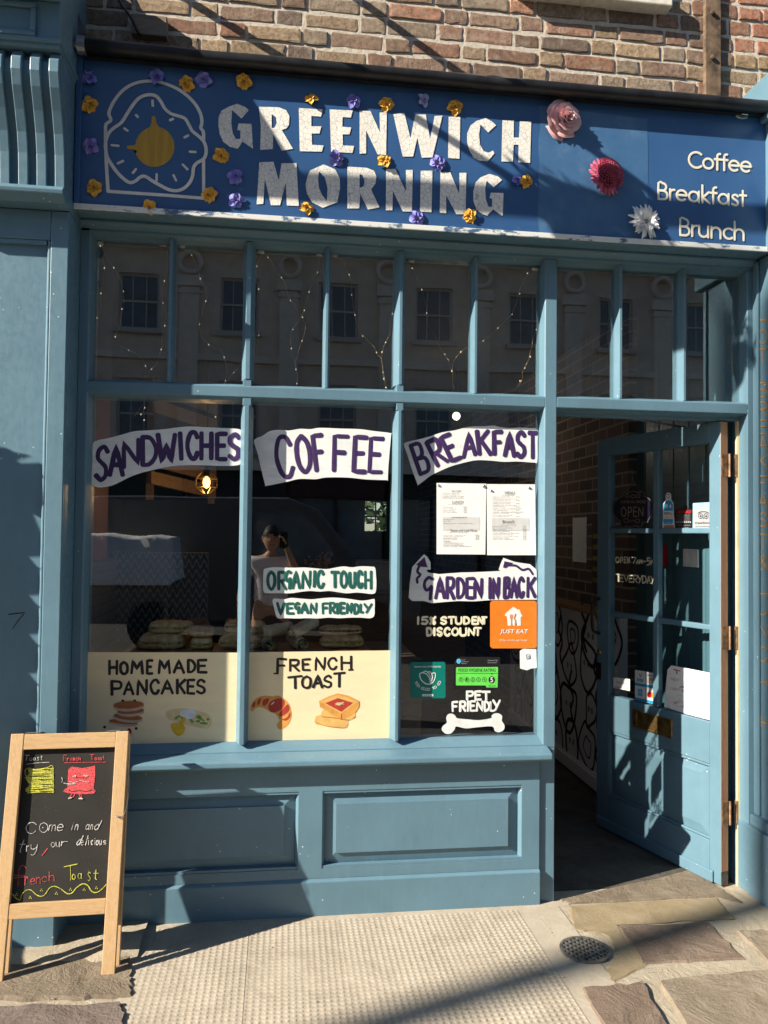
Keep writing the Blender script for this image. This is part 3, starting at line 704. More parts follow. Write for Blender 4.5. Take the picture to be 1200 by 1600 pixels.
# tagline in a round single-weight face
def geo(words):
    o = MB()
    for (st, x0, y0, u) in words:
        b = Brush(o, SIGN, 1010, 220, 6.316, .0022); sl = .083
        def arc(cx, cy, r, a0, a1, ry=None, n=12): return [(cx + r * cos(radians(a0 + (a1 - a0) * i / n)), cy + (ry or r) * sin(radians(a0 + (a1 - a0) * i / n))) for i in range(n + 1)]
        gl = {'C': ([arc(.5, .5, .46, 48, 312, .47)], .86), 'o': ([arc(.36, .34, .3, 0, 360)], .74), 'f': ([[(.17, 0), (.17, .8)] + arc(.33, .82, .16, 180, 80), [(0, .64), (.38, .64)]], .42),
              'e': ([[(.07, .35), (.66, .35)] + arc(.36, .34, .3, 2, 312)], .72), 'B': ([[(.06, 0), (.06, .98), (.3, .98)] + arc(.3, .755, .22, 88, -88) + [(.08, .53)], [(.3, .53)] + arc(.34, .27, .25, 88, -88) + [(.07, .02)]], .68),
              'r': ([[(.07, 0), (.07, .66)], arc(.3, .4, .23, 178, 80)], .40), 'a': ([arc(.36, .33, .29, 0, 360), [(.66, 0), (.66, .66)]], .80), 'k': ([[(.07, 0), (.07, 1.05)], [(.45, .66), (.1, .33), (.5, 0)]], .54),
              's': ([[(.42, .55), (.3, .64), (.14, .6), (.1, .48), (.24, .36), (.38, .27), (.42, .12), (.28, .01), (.06, .08)]], .52), 't': ([[(.19, 0), (.19, .92)], [(.0, .64), (.4, .64)]], .44),
              'u': ([[(.07, .66), (.07, .3)] + arc(.33, .28, .26, 180, 360) + [(.59, .66)], [(.59, .4), (.59, 0)]], .72), 'n': ([[(.07, 0), (.07, .66)], [(.07, .3)] + arc(.33, .36, .26, 180, 0) + [(.59, 0)]], .72),
              'c': ([arc(.36, .33, .3, 48, 312)], .62), 'h': ([[(.07, 0), (.07, 1.06)], [(.07, .3)] + arc(.33, .36, .26, 180, 0) + [(.59, 0)]], .72)}
        x = x0
        for ch in st:
            sts, adv = gl[ch]
            for s_ in sts:
                pts = [(x + p[0] * u, y0 + (x + p[0] * u - x0) * sl - p[1] * u) for p in s_]
                b.k += 1; b.mb.stroke(SIGN, [b.P(*p) for p in pts], 22 / 6.316, b.lift + .00012 * (b.k % 7), 0, smooth=len(pts) > 5, jw=.0, n=2)
            x += adv * u
        
        o2 = o
    return o
for wd in (('Coffee', 410, 266, 162), ('Breakfast', 107, 578, 166), ('Brunch', 322, 934, 170)):
    geo([wd]).build('lettering', M['ivory'], sign)

# ------------------------------------------------------------------ left pilaster
pil = thing('pilaster', 'tall blue painted pilaster with a fluted bracket at left of the window', 'pilaster', (-1.06, -.1, 0))
XR, XL = -.826, -1.36
o = MB(); o.box(XL, XR, -.15, .3, .15, 2.80); o.box(XL, -1.27, -.17, -.15, .15, 2.80); o.box(-.893, XR, -.17, -.15, .15, 2.80); o.box(-1.27, -.893, -.17, -.15, 2.685, 2.80); o.box(-1.27, -.893, -.17, -.15, .15, .33)
o.build('shaft', M['teal'], pil, bevel=.004)
o = MB()
for (x0, x1, z0, z1) in ((-1.269, -1.255, .331, 2.684), (-.908, -.894, .331, 2.684)):
    o.extrude_z([(x0, -.1505), (x1, -.1505), (x1 if x0 < -1 else x0, -.156), ((x0 + x1) / 2, -.167), (x0 if x0 < -1 else x1, -.167)], z0, z1)
o.box(-1.254, -.909, -.166, -.1502, 2.668, 2.684); o.build('panel_moulding', M['teal'], pil, bevel=.003)
o = MB(); o.box(XL - .02, XR + .012, -.19, .28, 0, .149); o.build('base', M['teal'], pil, bevel=.006)
o = MB(); o.extrude_x([(.28, 2.802), (-.235, 2.802), (-.272, 2.825), (-.276, 2.84), (-.262, 2.856), (.28, 2.856)], XL - .02, XR + .003); o.build('necking', M['teal'], pil, bevel=.003)
prof = [(-.24, 2.857), (-.245, 2.92), (-.252, 2.98), (-.27, 3.05), (-.30, 3.12), (-.335, 3.19), (-.352, 3.24), (-.35, 3.285), (-.33, 3.318)]
o = MB(); o.extrude_x([(.28, 2.857)] + [(y + .022, z) for y, z in prof] + [(.28, 3.318)], XL, XR); o.build('bracket', M['teal'], pil)
o = MB()
for k in range(8):
    x1 = XR - .001 - k * .0655; x0 = x1 - .036
    if x0 < XL: break
    o.extrude_x([(y + .03, z) for y, z in prof[::-1]] + prof, x0, x1)
o.build('flutes', M['teal'], pil, bevel=.003)
o = MB(); o.box(XL - .01, XR + .004, -.362, .28, 3.32, 3.49); o.box(XL - .02, XR + .012, -.374, .27, 3.335, 3.352); 
o.build('block', M['teal'], pil, bevel=.005)
o = MB(); zt, zb, xr, xl = 3.455, 3.37, -.905, -1.30
for (x0, x1, z0, z1) in ((xl, xr, zt, zt + .018), (xl, xr, zb - .018, zb), (xr - .018, xr, zb + .0005, zt - .0005), (xl, xl + .018, zb + .0005, zt - .0005)): o.box(x0, x1, -.376, -.3625, z0, z1)
o.build('block_moulding', M['teal'], pil, bevel=.004)
o = MB(); o.extrude_x([(.28, 3.491), (-.40, 3.491), (-.474, 3.50), (-.478, 3.52), (-.377, 3.75), (-.30, 3.86), (.28, 3.86)], XL - .05, XR + .002); o.build('cap', M['teal'], pil, bevel=.004)
# hand drawn 7-like mark on the shaft
o = MB(); pp = PY(-.1505); o.stroke(pp, [(14, 960), (39, 957), (28, 970), (20, 982)], 2.2, .001, smooth=False, taper=.4); o.build('ink_mark', M['black_ink'], pil)

# ------------------------------------------------------------------ right pilaster (its side faces the door)
rp = thing('pilaster', 'blue right hand pilaster with worn gilt lettering down its side beside the door', 'pilaster', (2.35, -.1, 0))
o = MB(); o.box(2.123, 2.75, -.30, .3, .30, 2.83); o.build('shaft', M['teal'], rp, bevel=.004)
o = MB(); o.box(2.090, 2.1225, -.30, -.001, .30, .345); o.box(2.108, 2.1225, -.30, -.275, .346, 2.82); o.box(2.108, 2.1225, -.04, -.001, .346, 2.82); o.build('panel_moulding', M['teal'], rp, bevel=.005)
o = MB(); o.box(2.072, 2.78, -.32, .28, 0, .30); o.build('base', M['teal'], rp, bevel=.006)
o = MB(); o.box(2.095, 2.75, -.36, .28, 2.835, 3.40); o.box(2.07, 2.8, -.40, .27, 3.40, 3.60); o.build('bracket', M['teal'], rp, bevel=.006)
SIDE = Plane((2.1225, 0, 0), (-1, 0, 0))
for wordset in ((('H', 500), ('O', 526), ('T', 556)), (('B', 609), ('R', 639), ('E', 667), ('A', 693), ('K', 721), ('F', 755), ('A', 783), ('S', 812), ('T', 846)), (('&', 879),), (('L', 917), ('U', 949), ('N', 985), ('C', 1022), ('H', 1066))):
    o = MB(); b = Brush(o, SIDE, 0, 0, 1, .001)
    for ch, y in wordset: b.letter(ch, 1185.5, 1200, y - 11.5, y + 11.5, 1.9, jit=.2)
    o.build('lettering', M['gilt'], rp)
o = MB(); b = Brush(o, SIDE, 0, 0, 1, .001); b.line([(1187, 1128), (1199, 1130)], 2.4, smooth=False); b.line([(1191, 1120), (1187, 1128), (1191, 1136)], 2.2, smooth=False)
o.build('arrow', M['gilt'], rp)

# ------------------------------------------------------------------ shopfront joinery
sf = thing('shopfront', 'blue painted timber shopfront with tall windows, sill and panelled stall riser', 'shopfront', (.6, .05, 0))
def vbar(o, xf0, xf1, xg0, xg1, z0, z1, yf=0.0, yg=.052, yb=.11):
    o.extrude_z([(xf0, yf), (xf1, yf), (xg1, yg), (xg1, yb), (xg0, yb), (xg0, yg)], z0, z1)
T0, T1 = 2.132, 2.182
HB = 2.777
o = MB(); o.extrude_z([(-.825, 0), (-.789, 0), (-.785, .004), (-.775, .052), (-.775, .11), (-.825, .11)], .62, 2.83); o.build('stile', M['teal'], sf, bevel=.002)
for xf0, xf1, xg0, xg1 in ((-.158, -.138, -.174, -.124), (.488, .502, .472, .519)):
    o = MB(); vbar(o, xf0, xf1, xg0, xg1, .70, 2.10); vbar(o, xf0, xf1, xg0, xg1, 2.21, HB + .01)
    o.box((xf0 + xg0) / 2, (xf1 + xg1) / 2, .0035, .1, 2.1, 2.21); o.build('mullion', M['teal'], sf, bevel=.002)
for xc in (-.467, .180, .827, 1.488, 1.79):
    o = MB(); vbar(o, xc - .006, xc + .006, xc - .0145, xc + .0145, T1 + .004, HB + .01, .012, .05, .1); o.build('glazing_bar', M['teal'], sf, bevel=.0015)
o = MB(); o.extrude_x([(.003, T0 + .002), (0.0, T0 + .004), (0.0, T1 - .004), (.004, T1), (.05, T1 + .014), (.11, T1 + .014), (.11, T0 - .012), (.055, T0 - .011), (.03, T0 - .008)], -.789, 1.136); o.build('transom_bar', M['teal'], sf, bevel=.002)
o = MB(); o.extrude_x([(.003, T0 + .002), (0.0, T0 + .004), (0.0, T1 - .004), (.004, T1), (.05, T1 + .014), (.11, T1 + .014), (.11, T0 - .022), (.06, T0 - .022), (.058, T0 - .006), (.03, T0 - .003)], 1.1885, 2.086); o.build('transom_bar', M['teal'], sf, bevel=.002)
o = MB(); o.extrude_x([(.11, HB), (.052, HB), (.03, HB + .01), (.0, HB + .016), (0.0, 2.806), (-.012, 2.812), (-.022, 2.826), (-.022, 2.8355), (.11, 2.8355)], -.824, 2.12); o.build('head', M['teal'], sf, bevel=.002)
o = MB(); o.box(-.824, 2.5, -.1225, .2, 2.8365, 2.8455); o.build('soffit', M['teal'], sf)
o = MB(); o.extrude_z([(1.136, 0), (1.1875, 0), (1.1875, .11), (1.127, .11), (1.127, .052), (1.129, .03), (1.132, .006)], .66, HB + .012); o.box(1.1145, 1.187, .0012, .11, 0, .659); o.build('door_post', M['teal'], sf, bevel=.0025)
o = MB(); o.extrude_z([(2.086, 0), (2.122, 0), (2.122, .12), (2.080, .12), (2.080, .05), (2.082, .03), (2.084, .006)], 0, HB + .012); o.build('door_jamb', M['teal'], sf, bevel=.0025)
o = MB(); o.box(2.069, 2.0797, .058, .072, .0, 2.11); o.build('bare_rebate', M['rawpale'], sf)
o = MB(); o.extrude_x([(.11, .70), (.055, .70), (.02, .684), (.0, .672), (.0, .655), (.11, .655)], -.789, 1.136); o.build('bottom_rail', M['teal'], sf, bevel=.002)
o = MB(); o.extrude_x([(.11, .66), (-.0005, .668), (-.06, .655), (-.072, .648), (-.074, .63), (-.066, .620), (.11, .620)], -.79, 1.153); o.build('window_sill', M['teal'], sf, bevel=.004)
# stall riser with two raised and fielded panels
rz0, rz1 = .19, .507
xa0, xa1, xb0, xb1 = W(154, 1290).x, W(466, 1290).x, W(503, 1290).x, W(814, 1290).x
o = MB()
xe = 1.1155
for (x0, x1, z0, z1) in ((-.824, xe, rz1, .6195), (-.824, xa0, rz0, rz1), (xa1, xb0, rz0, rz1), (xb1, xe, rz0, rz1), (-.824, xe, .15, rz0)): o.box(x0, x1, -.011, .1, z0, z1)
o.build('riser_frame', M['teal'], sf)
for x0, x1 in ((xa0, xa1), (xb0, xb1)):
    o = MB(); y0, y1 = .016, -.004; f = .046; g = .012
    A = [(x0 + g, y0, rz0 + g), (x1 - g, y0, rz0 + g), (x1 - g, y0, rz1 - g), (x0 + g, y0, rz1 - g)]; B = [(x0 + g + f, y1 + .007, rz0 + g + f), (x1 - g - f, y1 + .007, rz0 + g + f), (x1 - g - f, y1 + .007, rz1 - g - f), (x0 + g + f, y1 + .007, rz1 - g - f)]
    Cc = [(p[0], y1, p[2]) for p in B]
    o.add(A + B + Cc, [(0, 1, 5, 4), (1, 2, 6, 5), (2, 3, 7, 6), (3, 0, 4, 7), (4, 5, 9, 8), (5, 6, 10, 9), (6, 7, 11, 10), (7, 4, 8, 11), (8, 9, 10, 11)])
    o.box(x0, x1, .0165, .06, rz0, rz1); o.build('raised_panel', M['teal'], sf)
    o = MB()
    for (a0, a1, c0, c1) in ((x0, x1, rz1 - .011, rz1 - .0003), (x0, x1, rz0 + .0003, rz0 + .011)): o.extrude_x([(-.008, c0 if c0 > .3 else c1), (-.008, c1 if c0 > .3 else c0), (.016, c1 if c0 > .3 else c0), (.016, c0 if c0 > .3 else c1)][::1], a0 + .0003, a1 - .0003)
    for (a0, a1) in ((x0 + .0003, x0 + .011), (x1 - .011, x1 - .0003)): o.extrude_z([(a0, -.0075), (a1, .008), (a1, .016), (a0, .016)] if a0 < x0 + .005 else [(a0, .008), (a1, -.0075), (a1, .016), (a0, .016)], rz0 + .0115, rz1 - .0115)
    o.build('panel_bead', M['teal'], sf)
o = MB(); o.extrude_x([(.1, .149), (-.012, .149), (-.024, .140), (-.024, 0), (.1, 0)], -.82, 1.118); o.build('plinth', M['teal'], sf, bevel=.003)

# ------------------------------------------------------------------ panes
GY = .06
GP = PY(GY)
panes = {}
def pane(key, x0, x1, z0, z1, label=None):
    o = MB(); o.add([(x0, GY, z0), (x1, GY, z0), (x1, GY, z1), (x0, GY, z1)], [(0, 1, 2, 3)])
    p = o.build('window_pane', M['glass'], sf); panes[key] = p
    if label: p['label'] = label
    return p
zg0, zg1, zt0, zt1 = .695, T0 - .006, T1 + .012, HB + .004
pane('L', -.78, -.168, zg0, zg1, 'pane with the SANDWICHES banner'); pane('M', -.13, .478, zg0, zg1, 'pane with the COFFEE banner'); pane('R', .514, 1.13, zg0, zg1, 'pane with the BREAKFAST banner')
for k, (a, b) in enumerate(((-.78, -.478), (-.456, -.168), (-.13, .168), (.192, .478), (.514, .815), (.839, 1.13), (1.185, 1.476), (1.5, 1.778), (1.802, 2.083))): pane(k, a, b, zt0, zt1)

# ------------------------------------------------------------------ window paintings
LP = -GY * 0 + .0015
def banner(key, outline, cr, name='painted_banner', mats=('bannerwhite', 'purple'), smooth=True):
    o = MB(); b = Brush(o, GP, *cr, lift=.0015); b.fill(outline, 0, smooth=smooth); b.lift = .0022
    return o, b
o, b = banner('L', [(25,190),(60,160),(130,145),(230,120),(330,92),(430,85),(560,75),(660,62),(760,55),(900,62),(1030,68),(1120,75),(1143,100),(1143,180),(1143,260),(1140,320),(1110,345),(1000,350),(860,346),(720,345),(600,355),(480,380),(380,405),(300,435),(230,470),(160,500),(80,512),(30,498),(15,460),(22,330)], (140, 655, 4.8))
b.row([('S',38,135,195,468,16,0),('A',145,255,190,432),('N',250,378,165,372,-4,-24),('D',392,505,122,355),('W',505,648,105,335),('I',675,705,92,310,-12),('C',728,820,88,305),('H',832,920,92,308),('E',950,1030,98,312),('S',1040,1130,102,312)], 36, 1)
o.build('painted_banner', [M['bannerwhite'], M['purple']], panes['L'])
o, b = banner('M', [(58,160),(120,125),(180,88),(250,80),(320,85),(400,72),(480,75),(550,65),(700,70),(850,75),(950,88),(1085,105),(1085,120),(1078,240),(1065,350),(1060,455),(1050,457),(900,452),(760,438),(600,437),(520,450),(400,448),(300,470),(150,500),(140,490),(110,370),(85,260)], (385, 655, 4.8))
b.row([('C',235,365,122,440,-32,0),('O',385,498,115,408,-30,0),('F',520,600,112,398,-30,-4),('F',648,758,115,395,6,4),('E',795,895,122,405,12,4),('E',915,1015,132,408,14,4)], 36, 1)
o.build('painted_banner', [M['bannerwhite'], M['purple']], panes['M'])
o, b = banner('R', [(32,210),(60,185),(150,165),(250,138),(340,108),(450,90),(560,62),(680,58),(760,52),(820,65),(900,72),(980,68),(1060,72),(1118,85),(1120,200),(1118,345),(1090,354),(960,345),(850,348),(740,338),(620,335),(500,360),(400,390),(310,430),(250,460),(150,535),(140,525),(90,390),(60,290)], (625, 655, 5.217))
b.row([('B',160,255,205,462,-80,-30),('R',300,392,180,392,-90,-38),('E',415,500,140,352,-92,-28),('A',512,618,115,322,-6,-22),('K',640,745,85,298,-22,0),('F',762,835,92,296,-4,0),('A',845,935,102,308,0,4),('S',945,1025,95,320),('T',1045,1118,100,325,-2,2)], 36, 1)
o.build('painted_banner', [M['bannerwhite'], M['purple']], panes['R'])
o, b = banner('M', [(72,95),(90,80),(160,68),(260,70),(360,72),(460,70),(560,78),(660,85),(740,72),(820,60),(900,68),(990,58),(1080,62),(1115,72),(1125,150),(1128,240),(1118,305),(1080,318),(1010,310),(940,305),(850,312),(760,300),(680,290),(600,296),(500,290),(410,300),(320,312),(200,310),(100,310),(70,290),(66,200)], (400, 875, 6))
b.row([('O',105,182,100,285),('R',208,285,105,282),('G',272,335,98,275),('A',335,412,95,270),('N',432,512,98,272),('I',528,560,95,258,8),('C',570,640,95,265),('T',700,778,105,265),('O',788,855,98,265),('U',872,930,110,262),('C',945,1000,98,262),('H',1020,1085,100,275)], 29, 1)
o.build('painted_banner', [M['bannerwhite'], M['green_ink']], panes['M'])
o, b = banner('M', [(160,365),(260,368),(330,355),(430,362),(520,368),(620,358),(720,352),(820,358),(900,368),(980,380),(1050,375),(1095,366),(1112,372),(1112,450),(1108,520),(1070,545),(980,540),(880,540),(780,545),(680,540),(580,548),(480,545),(380,548),(280,545),(215,548),(190,525),(170,450)], (400, 875, 6))
b.row([('V',195,270,395,520),('E',288,355,400,510),('G',362,415,395,505),('A',415,490,395,505),('N',508,570,400,510),('F',622,680,398,508),('R',688,742,395,505),('I',752,768,400,510),('E',782,835,395,505),('N',848,900,400,505),('D',918,965,408,510),('L',975,1008,408,498),('Y',1012,1085,405,500)], 25, 1)
o.build('painted_banner', [M['bannerwhite'], M['green_ink']], panes['M'])
o, b = banner('R', [(120,130),(165,80),(212,30),(235,48),(262,90),(265,150),(232,152),(242,172),(330,185),(500,172),(600,170),(720,165),(810,160),(795,150),(812,100),(832,58),(880,75),(915,88),(960,96),(1040,108),(1090,150),(1095,260),(1095,384),(900,386),(740,388),(600,398),(480,395),(380,402),(270,412),(210,395),(120,395),(92,370),(100,260)], (620, 860, 5), smooth=False)
b.row([('G',205,290,205,388),('A',298,375,205,380),('R',388,450,205,382),('D',468,528,212,375),('E',542,602,210,378),('N',602,665,215,380),('I',716,734,210,382),('N',744,798,208,380),('B',835,885,205,380),('A',888,942,205,375),('C',945,995,205,368),('K',1018,1085,205,370)], 26, 1, jit=2.5)
b.fill([(150,112),(215,52),(240,132),(190,128)], 1); b.line([(175,120),(160,165),(182,190),(158,220),(160,252)], 20, 1); b.fill([(828,132),(840,84),(908,98),(850,140)], 1); b.line([(870,115),(930,120),(980,152),(1030,145),(1062,186)], 18, 1)
o.build('painted_banner', [M['bannerwhite'], M['purple']], panes['R'])
o = MB(); b = Brush(o, GP, 620, 860, 5, .0015)
b.row([('1',158,174,515,580),('5',190,244,515,580),('%',256,303,515,580),('S',342,392,515,580),('T',400,452,515,580),('U',458,508,515,580),('D',522,568,515,580),('E',586,628,515,580),('N',632,676,515,580),('T',660,704,515,578)], 17, 0)
b.row([('D',233,278,600,670),('I',284,302,600,668),('S',312,356,600,670),('C',370,418,600,670),('O',430,482,600,670),('U',492,545,600,670),('N',556,608,602,670),('T',608,660,600,668)], 18, 0)
o.build('painted_lettering', M['creamink'], panes['R'])
o = MB(); b = Brush(o, GP, 620, 860, 5, .0015)
b.row([('P',545,598,1095,1170),('E',610,660,1095,1170),('T',665,728,1098,1170)], 19, 0)
b.row([('F',432,478,1178,1260),('R',492,540,1175,1260),('I',550,562,1172,1260),('E',572,615,1172,1258),('N',622,672,1175,1258),('D',682,725,1175,1258),('L',728,760,1180,1258),('Y',748,808,1165,1255)], 18, 0)
b.fill([(350,1395),(360,1370),(390,1345),(385,1310),(400,1280),(430,1275),(455,1290),(470,1310),(540,1318),(640,1325),(735,1310),(740,1290),(765,1272),(800,1275),(822,1295),(820,1330),(840,1365),(835,1400),(800,1420),(765,1410),(745,1375),(640,1380),(540,1390),(465,1375),(450,1400),(420,1430),(385,1432),(360,1415)], 0, smooth=True)
o.build('painted_bone', M['whiteink'], panes['R'])
# cream lower panels with food paintings
o = MB(); cr = (140, 1015, 4.8); b = Brush(o, GP, *cr, lift=.0012)
b.fill([(-20,18),(400,20),(800,20),(1118,22),(1112,300),(1106,692),(700,700),(300,710),(-30,725)], 0)
b.lift = .0018
b.row([('H',145,210,75,190),('O',228,290,85,190),('M',312,400,75,185),('E',428,475,75,185),('M',518,605,70,182),('A',628,712,70,180),('D',738,792,70,175),('E',812,880,72,178),('P',165,242,230,345),('A',255,332,230,340),('N',358,432,222,345),('C',455,525,220,335),('A',540,628,220,335),('K',655,720,220,335),('E',732,790,222,335),('S',802,870,220,335)], 21, 1, jit=2)
b.lift = .0018
for (cx, cy, rx, ry, rot) in ((255,552,110,24,.08), (290,515,110,32,.1), (310,470,102,32,-.06), (295,425,116,38,-.05)):
    b.oval(cx, cy, rx, ry, 3, rot, dl=.0002 * b.k / 4); b.oval(cx, cy - 12, rx * .98, ry * .75, 2, rot, dl=.0002 * b.k / 4)
b.lift = .0026
for (cx, cy) in ((250,384),(340,384),(353,524),(113,580),(350,590)): b.oval(cx, cy, 11, 11, 1)
b.oval(298, 622, 18, 34, 4); b.lift = .0018
b.fill([(572,480),(590,455),(680,440),(800,455),(880,480),(915,520),(912,560),(880,592),(800,580),(680,550),(590,520)], 5, smooth=True); 
for i in range(26):
    x = rnd.uniform(600, 890); y = 470 + (x - 600) * .19 + rnd.uniform(-22, 38)
    if y < 450 or (y > 540 and x < 700): continue
    b.lift = .0022 + .00004 * i; b.oval(x, y, rnd.uniform(8, 20), rnd.uniform(6, 12), 6 if i % 3 else 7, rnd.uniform(-.5, .6), n=10)
b.lift = .0036; b.fill([(678,480),(700,450),(740,445),(780,448),(800,470),(785,505),(750,520),(700,505)], 8, smooth=True); b.lift = .004
b.fill([(690,520),(715,505),(722,525),(702,550),(718,590),(700,630),(668,645),(640,630),(612,580),(620,555),(670,548)], 9, smooth=True)
o.build('painted_panel', [M['creampaint'], M['black_ink'], M['pancake'], M['pancake2'], M['berry'], M['bread_p'], M['green1'], M['green2'], M['eggw'], M['eggy']], panes['L'])['label'] = 'cream painted panel reading HOMEMADE PANCAKES'
o = MB(); b = Brush(o, GP, 380, 1015, 4.8, .0012)
b.fill([(45,20),(400,15),(800,10),(1118,5),(1116,300),(1112,665),(700,672),(300,680),(30,682),(38,300)], 0); b.lift = .0018
b.row([('F',255,322,62,178,0,4),('R',348,420,70,165),('E',442,500,65,160),('N',538,615,55,158),('C',635,705,58,150),('H',735,812,45,155),('T',335,440,200,300,0,-10),('O',437,510,195,295),('A',522,595,190,290),('S',602,665,190,290),('T',680,762,175,288,0,-10)], 19, 1, jit=2.5)
b.line([(232,178),(262,180)], 12, 1, smooth=False); b.line([(790,152),(822,150)], 12, 1, smooth=False)
b.lift = .0018
b.fill([(55,450),(60,410),(100,365),(160,345),(220,350),(265,345),(315,375),(345,410),(360,460),(362,500),(345,550),(310,585),(275,598),(252,570),(262,545),(272,535),(262,505),(240,480),(200,465),(160,440),(120,430),(90,440),(72,462)], 2, smooth=True)
b.lift = .0023
for q in ([(65,430),(80,395),(92,390),(85,425)], [(105,415),(110,380),(135,362),(125,405)], [(145,415),(150,378),(190,362),(190,390),(165,420)], [(190,440),(195,400),(240,370),(285,365),(310,390),(300,430),(265,460),(215,470)], [(270,480),(310,430),(335,410),(345,450),(320,480),(280,500)], [(290,525),(330,505),(350,470),(352,500),(325,530)]): b.fill(q, 4, smooth=True)
b.lift = .0024; b.line([(212,410),(232,392)], 6, 8, smooth=False)
b.lift = .0018
b.fill([(535,540),(545,500),(590,485),(800,500),(780,570),(760,585),(640,575),(550,560)], 6, smooth=False); b.line([(540,545),(640,575),(760,585),(785,555)], 4, 3); b.lift = .0022
b.fill([(585,470),(600,450),(840,470),(840,505),(790,525),(600,505),(585,490)], 6); b.line([(590,500),(700,512),(790,525),(840,500)], 4, 3); b.lift = .0027
b.fill([(568,385),(640,350),(710,328),(790,345),(870,385),(870,425),(845,465),(790,500),(735,525),(690,500),(630,460),(575,430)], 2); b.lift = .003; b.fill([(580,388),(710,338),(860,388),(735,480)], 5); b.lift = .0033; b.fill([(615,400),(710,362),(825,398),(735,465)], 4); b.line([(735,478),(733,520)], 5, 3); b.lift = .0037
for i in range(14): b.line([(rnd.uniform(690, 760), rnd.uniform(395, 415)), (rnd.uniform(690, 765), rnd.uniform(392, 418))], 4, 7, smooth=False)
o.build('painted_panel', [M['creampaint'], M['black_ink'], M['crust'], M['crust2'], M['redjam'], M['toast'], M['toast'], M['bread_p'], M['whiteink']], panes['M'])['label'] = 'cream painted panel reading FRENCH TOAST'
# ------------------------------------------------------------------ the open door
DH = Vector((1.985, .05, 0)); DU = Vector((-.3116, .9502, 0)).normalized(); DN = Vector((-DU.y, DU.x, 0))
def D(u, z, t=0.0): return DH + DU * u + DN * t + Vector((0, 0, z))
class DB(MB):
    def dbox(s, u0, u1, z0, z1, t0, t1, mi=0):
        s.hexa([D(u0, z0, t0), D(u1, z0, t0), D(u1, z0, t1), D(u0, z0, t1)], [D(u0, z1, t0), D(u1, z1, t0), D(u1, z1, t1), D(u0, z1, t1)], mi)
door = thing('door', 'blue half glazed shop door standing open inwards with a brass letterbox', 'door', (1.985, .05, 0))
DW, DT = .83, 2.106; g0, g1 = .066, .737
o = DB()
o.dbox(.0012, g0, .008, DT, -.044, 0); o.dbox(g1, DW, .008, DT, -.044, 0)
o.dbox(g0, g1, 2.012, DT, -.044, -.0005); o.dbox(g0, g1, .535, .726, -.044, -.0005); o.dbox(g0, g1, .008, .19, -.044, -.0005)
o.build('frame', M['teal'], door, bevel=.003)
o = DB(); o.dbox(.0, .0011, .07, DT - .002, -.0435, -.0005); o.build('bare_edge', M['rawwood'], door)
o = DB(); o.dbox(.0, .0011, .008, .069, -.0435, -.0005); o.build('bare_edge', M['oldwood'], door)
o = DB(); o.dbox(.384, .421, .727, 2.011, -.034, -.004); o.build('glazing_bar', M['teal'], door, bevel=.004)
for z in (1.605, 1.158):
    for a, b in ((g0, .3835), (.4215, g1)):
        o = DB(); o.dbox(a, b, z - .013, z + .013, -.034, -.004); o.build('glazing_bar', M['teal'], door, bevel=.005)
dp = {}
for i, (a, b) in enumerate(((.4215, g1), (g0, .3835))):
    for j, (z0, z1) in enumerate(((1.618, 2.012), (1.171, 1.592), (.726, 1.145))):
        o = MB(); o.add([D(a, z0, -.02), D(b, z0, -.02), D(b, z1, -.02), D(a, z1, -.02)], [(0, 1, 2, 3)]); dp[i, j] = o.build('glass_pane', M['doorglass'], door)
o = DB(); a0, a1, z0, z1 = g0 + .0005, g1 - .0005, .1905, .5345; f = .055
A = [D(a0, z0, -.02), D(a1, z0, -.02), D(a1, z1, -.02), D(a0, z1, -.02)]; Bq = [D(a0 + f, z0 + f, -.007), D(a1 - f, z0 + f, -.007), D(a1 - f, z1 - f, -.007), D(a0 + f, z1 - f, -.007)]
o.add(A + Bq, [(0, 1, 5, 4), (1, 2, 6, 5), (2, 3, 7, 6), (3, 0, 4, 7), (4, 5, 6, 7)]); o.dbox(a0, a1, z0, z1, -.04, -.022); o.build('raised_panel', M['teal'], door)
o = DB()
for (u0, u1, c0, c1) in ((a0, a1, z1 - .013, z1 - .001), (a0, a1, z0 + .001, z0 + .013), (a0, a0 + .012, z0 + .0135, z1 - .0135), (a1 - .012, a1, z0 + .0135, z1 - .0135)): o.dbox(u0 + .0005, u1 - .0005, c0, c1, -.019, -.002)
o.build('panel_bead', M['teal'], door, bevel=.004)
o = DB(); o.dbox(.04, DW - .01, .0085, .062, .0003, .011); o.build('weather_bar', M['teal'], door, bevel=.005)
DPL = Plane(D(0, 0, 0), DN)
# letterbox
o = DB(); o.dbox(.286, .552, .598, .688, .0004, .004); o.dbox(.286, .552, .676, .688, .0041, .0075); o.dbox(.286, .552, .598, .61, .0041, .0075); o.dbox(.286, .315, .611, .675, .0041, .0075); o.dbox(.523, .552, .611, .675, .0041, .0075)
lb = o.build('letterbox', M['brass'], door, bevel=.002); o = DB(); o.dbox(.317, .521, .613, .673, .0042, .0068); o.build('flap', M['brass'], lb, bevel=.002)
